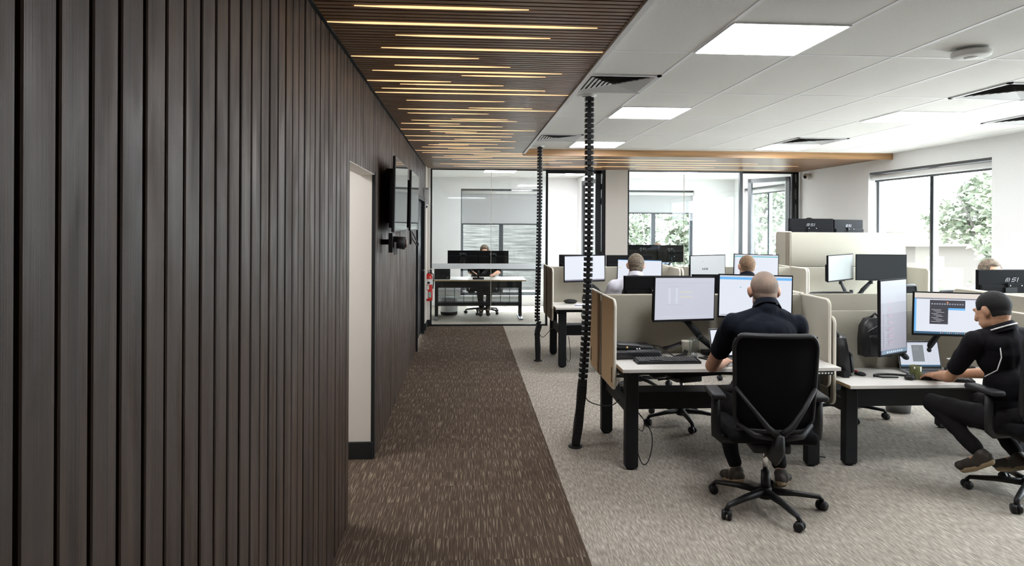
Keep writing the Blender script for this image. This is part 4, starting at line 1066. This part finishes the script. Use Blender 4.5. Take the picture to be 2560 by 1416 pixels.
PIPE = mat('white_piping', (.75, .75, .74), .7)
def person(label, loc, rz, J, hair_m, hair_t, shirt_m, skin_m, head=(0, 0), hs=1., sc=1., vox=.006, sleeve=.9, broad=1., hairfn=None, pants=True, collar=True, hands=True, stripe=None):
    t = T('person', label, 'person', loc, rz)
    D = dict(pel=(0, 0, .56), wai=(0, .0, .72), che=(0, .03, .96), nek=(0, .05, 1.13), hed=(0, .11, 1.265),
             sL=(-.19, .03, 1.06), sR=(.19, .03, 1.06), eL=(-.27, .17, .80), eR=(.27, .17, .80), wL=(-.17, .40, .775), wR=(.17, .40, .775),
             hL=(-.10, .0, .53), hR=(.10, .0, .53), kL=(-.15, .43, .53), kR=(.15, .43, .53), aL=(-.14, .40, .09), aR=(.14, .40, .09), tL=(-.15, .57, .035), tR=(.15, .57, .035),
             dL=(.25, 1, -.05), dR=(-.25, 1, -.05))
    D.update(J); D = {k: V(v) for k, v in D.items()}
    b = broad
    Mh, core, feat, ears = head_shapes(D['hed'], head[0], head[1], hs)
    body = core + feat + ears
    body += [('c', D['nek'], D['hed'] + (Mh.to_3x3() @ V((0, -.025, -.055))), .064 * b ** .5, .061 * b ** .5), ('c', D['nek'] - V((0, .01, .03)), D['nek'], .072, .062)]
    for a, c in (('sL', 'eL'), ('sR', 'eR')): body.append(('c', D[a], D[c], .048 * b, .038 * b))
    for a, c in (('eL', 'wL'), ('eR', 'wR')):
        m_ = D[a].lerp(D[c], .35); body += [('c', D[a], m_, .038 * b, .040 * b), ('c', m_, D[c], .040 * b, .026)]
    body += [('c', D['sL'], D['sR'], .05, .05), ('e', D['che'], (.14 * b, .09, .17)), ('e', D['wai'], (.13 * b, .09, .14)), ('e', D['pel'], (.15, .10, .10))]
    for s_ in 'LR':
        body += [('c', D['h' + s_], D['k' + s_], .068, .052), ('c', D['k' + s_], D['a' + s_], .050, .032), ('c', D['a' + s_], D['t' + s_], .028, .024)]
        if hands: body += hand_shapes(D['w' + s_], D['d' + s_], (0, 0, 1), 1 if s_ == 'L' else -1, .98)
    bo = blob(body, 'body', skin_m, vox, 4, t)
    # shirt
    sh = [('e', D['che'], (.175 * b, .125 * b, .185)), ('e', D['che'] + V((0, -.02, .06)), (.18 * b, .10 * b, .10)), ('c', D['sL'], D['sR'], .062 * b, .062 * b), ('e', D['wai'], (.165 * b, .130 * b, .16)), ('e', D['wai'] + V((0, 0, -.10)), (.17 * b, .125 * b, .10)),
          ('c', D['nek'] - V((0, .015, .005)), D['sL'] + V((.02, 0, .008)), .058, .056 * b), ('c', D['nek'] - V((0, .015, .005)), D['sR'] + V((-.02, 0, .008)), .058, .056 * b), ('c', D['nek'] - V((0, .01, .08)), D['nek'] - V((0, .008, -.0)), .092, .080)]
    for s_ in 'LR':
        e = D['s' + s_].lerp(D['e' + s_], min(1, sleeve)); sh.append(('c', D['s' + s_], e, .066 * b, .058 * b))
        if sleeve > 1: sh += [('c', D['e' + s_], D['e' + s_].lerp(D['w' + s_], .9), .052 * b, .036 * b)]
    def wr(me):
        def fn(co):
            return mnoise.noise(co * 13) * .006 + mnoise.noise(V((co.x * 26, co.y * 26, co.z * 9))) * .0035
        displace(me, fn)
    so = blob(sh, 'shirt', shirt_m, max(vox, .007), 5, t, wr)
    if collar:
        c = MB(); ring = []
        ax = (D['hed'] + (Mh.to_3x3() @ V((0, -.02, -.055))) - D['nek']).normalized()
        c0 = D['nek'] + ax * .012
        q = V((0, 0, 1)).rotation_difference(ax)
        for rr_, zz, tilt_ in ((.094, -.016, 0), (.086, .008, .1), (.077, .032, .2), (.074, .033, .2), (.072, .006, .1)):
            ring.append([c0 + q @ V((rr_ * cos(a), rr_ * 1.02 * sin(a), zz - .022 * sin(a))) for a in [2 * pi * k / 28 for k in range(28)]])
        im = c.mi(shirt_m); vs = [[c.bm.verts.new(p) for p in r_] for r_ in ring]
        for A, B in zip(vs, vs[1:]):
            for k in range(28):
                f = c.bm.faces.new((A[k], A[(k + 1) % 28], B[(k + 1) % 28], B[k])); f.smooth = True
        co = c.build('collar', t)
        if stripe:
            st = [c0 + (p - c0) * 1.0 + (p - c0).normalized() * .003 for p in ring[1][13:27]]
            MB().tube(st, .005, stripe, 6).build('collar_stripe', co)
    if pants:
        pt = [('e', D['pel'] + V((0, 0, -.01)), (.172 * b, .135, .115))]
        for s_ in 'LR': pt += [('c', D['h' + s_], D['k' + s_], .086 * b ** .5, .066), ('c', D['k' + s_], D['k' + s_].lerp(D['a' + s_], .88), .064, .046)]
        blob(pt, 'trousers', TROUS, .009, 5, t, wr)
        for s_ in 'LR':
            A, Tt = D['a' + s_], D['t' + s_]; dd = (Tt - A); heel = A - dd.normalized() * .035 + V((0, 0, -.02)); dn = dd.normalized()
            up_ = V((0, 0, 1)) - dn * dn.z; up_.normalize(); dwn = -up_
            mid = A.lerp(Tt, .55)
            shoe = blob([('c', heel + dwn * .012, mid + dwn * .012, .034, .036), ('c', mid + dwn * .012, Tt, .038, .032), ('c', A + V((0, 0, -.0)), A.lerp(Tt, .3) + dwn * .02, .044, .040), ('e', Tt, (.042, .042, .030))], 'shoe', SHOE, .006, 3, t)
            blob([('c', heel + dwn * .034, mid + dwn * .036, .026, .028), ('c', mid + dwn * .036, Tt + dwn * .018, .030, .030)], 'sole', SOLE, .006, 3, shoe)
    # hair cap grown from the scalp
    inv = Mh.inverted()
    def hp(me):
        def fn(co):
            p = (inv @ co) / hs
            if hairfn: f = hairfn(p)
            else:
                front = sstep(.035, .060, p.z) if p.y > .02 else sstep(-.012 + max(0, .02 + p.y * -.0), .012, p.z)
                back = sstep(-.085, -.06, p.z) if p.y < -.03 else 0
                mid_ = sstep(-.05, -.075, p.y)
                side = sstep(-.01, .02, p.z)
                f = max(back * sstep(-.012, -.04, p.y), side if p.y < .045 else 0, sstep(.045, .065, p.z))
            return -.006 + (hair_t + .006) * f + (mnoise.noise(co * 45) * hair_t * .12 if f > .5 else 0)
        displace(me, fn)
    blob(core, 'hair', hair_m, min(vox, .005), 2, t, hp)
    # eyes
    ey = MB()
    for sx in (-1, 1): ey.ell(Mh @ V((sx * .031 * hs, .073 * hs, .002)), .0110 * hs, EYEW, None, 12, 8); ey.ell(Mh @ V((sx * .031 * hs, .0812 * hs, .002)), .0045 * hs, BLKPL, None, 10, 6)
    ey.build('eyes', bo)
    return t

# 1. grey-haired man from behind
def crop(p):
    back = sstep(-.080, -.055, p.z) * sstep(-.005, -.03, p.y)
    side = sstep(-.015, .01, p.z) if p.y < .04 else 0
    return max(back, side, sstep(.05, .07, p.z) if p.y < .09 else 0)
person('grey-haired man in a dark navy polo sitting with his back to the camera', (1.86, 4.13, 0), R(-2),
       dict(pel=(-.01, .0, .55), wai=(-.01, .02, .74), che=(-.01, .06, .985), nek=(.025, .095, 1.165), hed=(.038, .165, 1.285), sL=(-.19, .075, 1.08), sR=(.21, .075, 1.075), eL=(-.262, .27, .785), eR=(.27, .28, .79), wL=(-.10, .47, .775), wR=(.17, .45, .775),
            kL=(-.17, .42, .53), kR=(.17, .42, .53), aL=(-.10, .25, .10), aR=(.17, .20, .10), tL=(-.12, .40, .03), tR=(.26, .34, .03)),
       H_GRY, .003, NAVY, SKIN, head=(R(-10), R(-8)), hs=1.07, vox=.006, sleeve=.60, broad=1.13, hairfn=crop)
# 2. young man, piped polo, three-quarter back view
def thick(p):
    back = sstep(-.085, -.045, p.z) * sstep(.0, -.035, p.y)
    side = sstep(-.005, .03, p.z) * sstep(.06, .045, p.y) if p.z < .07 else 1
    burn = sstep(-.03, -.01, p.z) * sstep(.012, .02, p.y) * sstep(.040, .030, p.y) * .35
    return max(back, side, burn, sstep(.048, .066, p.z)) * (.35 + .65 * sstep(-.07, .03, p.z))
p2 = person('young man in a black polo with white piping typing at the right edge', (3.42, 4.08, 0), R(6),
       dict(pel=(0, 0, .53), wai=(-.01, .03, .70), che=(-.03, .06, .91), nek=(-.05, .05, 1.045), hed=(-.070, .100, 1.165), sL=(-.22, .08, .985), sR=(.15, .03, 1.0), eL=(-.215, .27, .715), eR=(.20, .22, .74), wL=(-.10, .50, .665), wR=(.02, .56, .665),
            hL=(-.11, .03, .49), hR=(.10, 0, .49), kL=(-.20, .43, .50), kR=(.16, .42, .50), aL=(-.155, .08, .26), aR=(.14, .10, .22), tL=(-.19, .20, .155), tR=(.13, .25, .13), dL=(.1, 1, -.12), dR=(-.25, 1, -.12)),
       H_BLK, .008, BLKTEE, SKIN2, head=(R(14), R(-22)), hs=1.04, vox=.0055, sleeve=.72, broad=.95, hairfn=thick, stripe=PIPE)
pp = MB()
pp.tube([(-.115, .035, 1.068), (-.135, -.02, 1.0), (-.145, -.045, .90), (-.165, -.035, .82), (-.20, .02, .77)], .0035, PIPE, 6)
pp.build('white_piping', p2)
# 3. man in the pale shirt
def recede(p):
    back = sstep(-.082, -.06, p.z) * sstep(.0, -.03, p.y)
    side = sstep(-.02, .01, p.z) if p.y < .03 else 0
    return max(back, side, sstep(.05, .07, p.z) if p.y < .06 else 0)
person('brown-haired man in a pale striped shirt seen from behind', (1.78, 7.18, 0), R(-3),
       dict(che=(0, .03, .97), nek=(.02, .05, 1.14), hed=(.03, .09, 1.275), sL=(-.21, .03, 1.05), sR=(.21, .03, 1.05)), H_BRN, .007, LILAC, SKIN, head=(0, R(-3)), hs=1.06, vox=.009, sleeve=1.2, broad=1.15, hairfn=recede, hands=True)
# 4. fair-haired man
person('fair-haired man seen from behind before the teal-barred monitor', (3.03, 7.22, 0), R(-2), dict(hed=(.015, .09, 1.26)), H_BLD, .007, NAVY, SKIN, hs=1.03, vox=.009, hands=True, hairfn=thick)
# 5. seated man in the left office, facing the camera
person('man in black inside the left glass office, facing the camera', (.36, 13.22, 0), R(180), dict(hed=(0, .14, 1.20), nek=(0, .08, 1.07), kL=(-.10, .40, .52), kR=(.10, .40, .52), aL=(-.05, .50, .16), aR=(.06, .48, .14), tL=(-.06, .60, .06), tR=(.08, .58, .05)), H_BRN, .010, BLKTEE, SKIN, head=(0, R(-12)), vox=.009, hairfn=thick)
# 6. man in the right office
person('man hidden behind the monitors in the right glass office, top of head showing', (3.74, 13.35, 0), R(180), dict(hed=(0, .12, 1.24)), H_BLD, .010, SKYSH, SKIN, vox=.009, hairfn=thick)
# 7. colleague by the window, facing the camera
person('short-haired man in light blue by the window, only his forehead above the branded monitor', (4.80, 6.10, 0), R(176), dict(hed=(0, .10, 1.285), nek=(0, .05, 1.15), che=(0, .03, .97), sL=(-.2, .03, 1.06), sR=(.2, .03, 1.06)), H_BRN, .010, SKYSH, SKIN, vox=.008, hs=1.04, hairfn=thick)
# 8. standing person behind the raised desk
person('standing person behind the raised desk, only dark hair showing', (4.88, 9.55, 0), R(180),
       dict(pel=(0, 0, .95), wai=(0, 0, 1.12), che=(0, .0, 1.36), nek=(0, .0, 1.54), hed=(0, .04, 1.70), sL=(-.2, 0, 1.45), sR=(.2, 0, 1.45), eL=(-.27, .1, 1.2), eR=(.27, .1, 1.2), wL=(-.18, .34, 1.22), wR=(.18, .34, 1.22), hL=(-.1, 0, .9), hR=(.1, 0, .9), kL=(-.12, .02, .5), kR=(.12, .02, .5), aL=(-.12, 0, .09), aR=(.12, 0, .09), tL=(-.13, .15, .035), tR=(.13, .15, .035)), H_BLK, .010, NAVY, SKIN2, vox=.009, hairfn=thick)

# ================================================================== OUTSIDE
GRASS = mat('pale_ground', (.30, .29, .27), .9, noise=((.6, .6, .6), .12))
struct(MB().b2((XR + .25, -30, -2.7), (90, 90, -2.6), GRASS).build('ground_street'))
struct(MB().b2((-30, YB + .25, -.35), (XR + 4, 40, -.25), GRASS).build('ground_back'))
WALLS = mat('stacked_stone', (.042, .038, .032), .9, noise=((1.4, 1, 22), .5, 5., (.10, .094, .085)), bump=((4, 4, 40), .8))
t = T('retaining_wall', 'weathered stacked-stone wall outside the left office window', 'wall', (0, 20.5, -.25))
MB().b2((-6, 0, 0), (2.2, .4, 2.15), WALLS).build('stonework', t)
MB().b2((-6, -.03, 2.15), (2.2, .45, 2.22), GRASS).build('coping', t)
t = T('garden_shed', 'pale metal fence panel beyond the stone wall', 'fence', (.9, 22.5, -.25))
mb = MB()
for k in range(24): mb.b2((-3.2 + k * .22, 0, 0), (-3.04 + k * .22, .05, 2.95), WHITE)
mb.b2((-3.3, .05, 2.2), (2.2, .1, 2.35), WHITE); mb.build('panel', t)
LEAFS = [mat('leaf_dark', (.085, .105, .065), .8), mat('leaf_mid', (.125, .145, .095), .8), mat('leaf_pale', (.19, .205, .145), .8)]
BARK = mat('bark', (.05, .042, .036), .9)
def tree(label, loc, h, rad, n, seed, droop=0., mset=None, name='tree'):
    rn = random.Random(seed); t = T(name, label, 'tree', loc)
    mb = MB(); mb.tube([(0, 0, 0), (.1, .05, h * .35), (0, .1, h * .62)], [.10, .08, .05], BARK, 8)
    for k in range(6):
        a = k * 1.05; mb.tube([(0, .08, h * .45), (cos(a) * rad * .35, sin(a) * rad * .35, h * .66), (cos(a) * rad * .6, sin(a) * rad * .6, h * .8)], [.04, .03, .015], BARK, 6)
    mb.build('trunk', t)
    f = MB(); cl = [(rn.gauss(0, .45) * rad, rn.gauss(0, .45) * rad, h * .66 + rn.gauss(0, .2) * h, rn.uniform(.22, .42) * rad) for _ in range(16)]
    ms = [f.mi(m) for m in (mset or LEAFS)]
    for k in range(n):
        c = rn.choice(cl); v = V((rn.gauss(0, 1), rn.gauss(0, 1), rn.gauss(0, 1))); v.normalize(); v *= c[3] * rn.uniform(.5, 1.05)
        p = V(c[:3]) + v; p.z -= droop * rn.random() * h * .5
        a = V((rn.gauss(0, 1), rn.gauss(0, 1), rn.gauss(0, .6))).normalized(); b = a.cross(V((rn.gauss(0, 1), rn.gauss(0, 1), rn.gauss(0, 1)))).normalized()
        sz = rn.uniform(.08, .17) * (1 if h > 5 else .7)
        fc = f.bm.faces.new([f.bm.verts.new(p + a * sz), f.bm.verts.new(p + b * sz * .5), f.bm.verts.new(p - a * sz), f.bm.verts.new(p - b * sz * .5)]); fc.material_index = rn.choice(ms)
    f.build('foliage', t)
    return t
tree('pale leafy tree outside the right window, right pane', (17.6, 22.0, -2.6), 6.8, 2.1, 6500, 1)
tree('tall tree rising beyond the nearer tree at the right window', (24.5, 25.5, -2.6), 9.0, 2.8, 3600, 2)
tree('drooping willow-like tree outside the right office window', (4.6, 20.5, -.3), 4.6, 1.9, 4500, 3, 1.)
tree('second drooping tree left of the willow outside the right office', (7.6, 21.5, -.3), 5.2, 2.0, 3500, 4, .8)
tree('leafy tree outside the right office side window', (11.5, 27.0, -2.6), 8.5, 2.6, 3000, 5)
tree('low shrub below the tree outside the right window', (17, 24.5, -2.6), 2.2, 1.6, 1500, 6, name='shrub')
# houses
BRK = mat('pale_brick', (.085, .074, .064), .9); ROOF = mat('terracotta_roof', (.062, .044, .037), .85, noise=((.8, .8, 14), .22))
def house(label, x, y, w, d_, hw_, hr, group='houses across the street'):
    t = T('house', label, 'house', (x, y, -2.6), R(8), group)
    MB().b2((-w / 2, -d_ / 2, 0), (w / 2, d_ / 2, hw_), BRK).build('wall', t)
    r = MB(); o = .6; A = [(-w / 2 - o, -d_ / 2 - o, hw_), (w / 2 + o, -d_ / 2 - o, hw_), (w / 2 + o, d_ / 2 + o, hw_), (-w / 2 - o, d_ / 2 + o, hw_)]
    k = min(w, d_) / 2; E1 = (-w / 2 + k, 0, hw_ + hr) if w > d_ else (0, -d_ / 2 + k, hw_ + hr); E2 = (w / 2 - k, 0, hw_ + hr) if w > d_ else (0, d_ / 2 - k, hw_ + hr)
    if w > d_:
        r.quad([A[0], A[1], E2, E1], ROOF); r.quad([A[2], A[3], E1, E2], ROOF); r.quad([A[1], A[2], E2, E2], ROOF) if False else r.quad([A[1], A[2], E2], ROOF); r.quad([A[3], A[0], E1], ROOF)
    else:
        r.quad([A[1], A[2], E2, E1], ROOF); r.quad([A[3], A[0], E1, E2], ROOF); r.quad([A[0], A[1], E1], ROOF); r.quad([A[2], A[3], E2], ROOF)
    r.quad(list(reversed(A)), WHITE)
    r.build('roof', t)
    for (yy) in (-d_ * .25, d_ * .2):
        f = MB().b2((-w / 2 - .06, yy - .6, hw_ - 1.9), (-w / 2 + .02, yy + .6, hw_ - .6), WHITE).build('window', t)
        MB().b2((-w / 2 - .08, yy - .5, hw_ - 1.8), (-w / 2 - .05, yy + .5, hw_ - .7), mat('house_glass', (.10, .12, .14), .2)).build('pane', f)
    for (xx) in (-w * .28, w * .2):
        f = MB().b2((xx - .6, -d_ / 2 - .06, hw_ - 1.9), (xx + .6, -d_ / 2 + .02, hw_ - .6), WHITE).build('window', t)
        MB().b2((xx - .5, -d_ / 2 - .08, hw_ - 1.8), (xx + .5, -d_ / 2 - .05, hw_ - .7), MATS['house_glass']).build('pane', f)
    MB().b2((w * .2, -.3, hw_ + hr * .5), (w * .2 + .5, .3, hw_ + hr + .6), BRK).build('chimney', t)
    return t
house('brick house with terracotta hip roof outside the right window, left pane', 29.0, 43, 11, 10, 3.2, 2.0)
house('distant house half behind the tree in the right window', 44, 46, 12, 9, 3.0, 2.2)
t = T('boundary_wall', 'low white wall outside below the right window', 'wall', (12, 15, -2.6), R(-50))
MB().b2((-9, 0, 0), (12, .2, 2.0), WHITE).build('wall_panel', t); MB().b2((-9, -.05, 2.0), (12, .25, 2.1), TBAR).build('coping', t)

del MATS
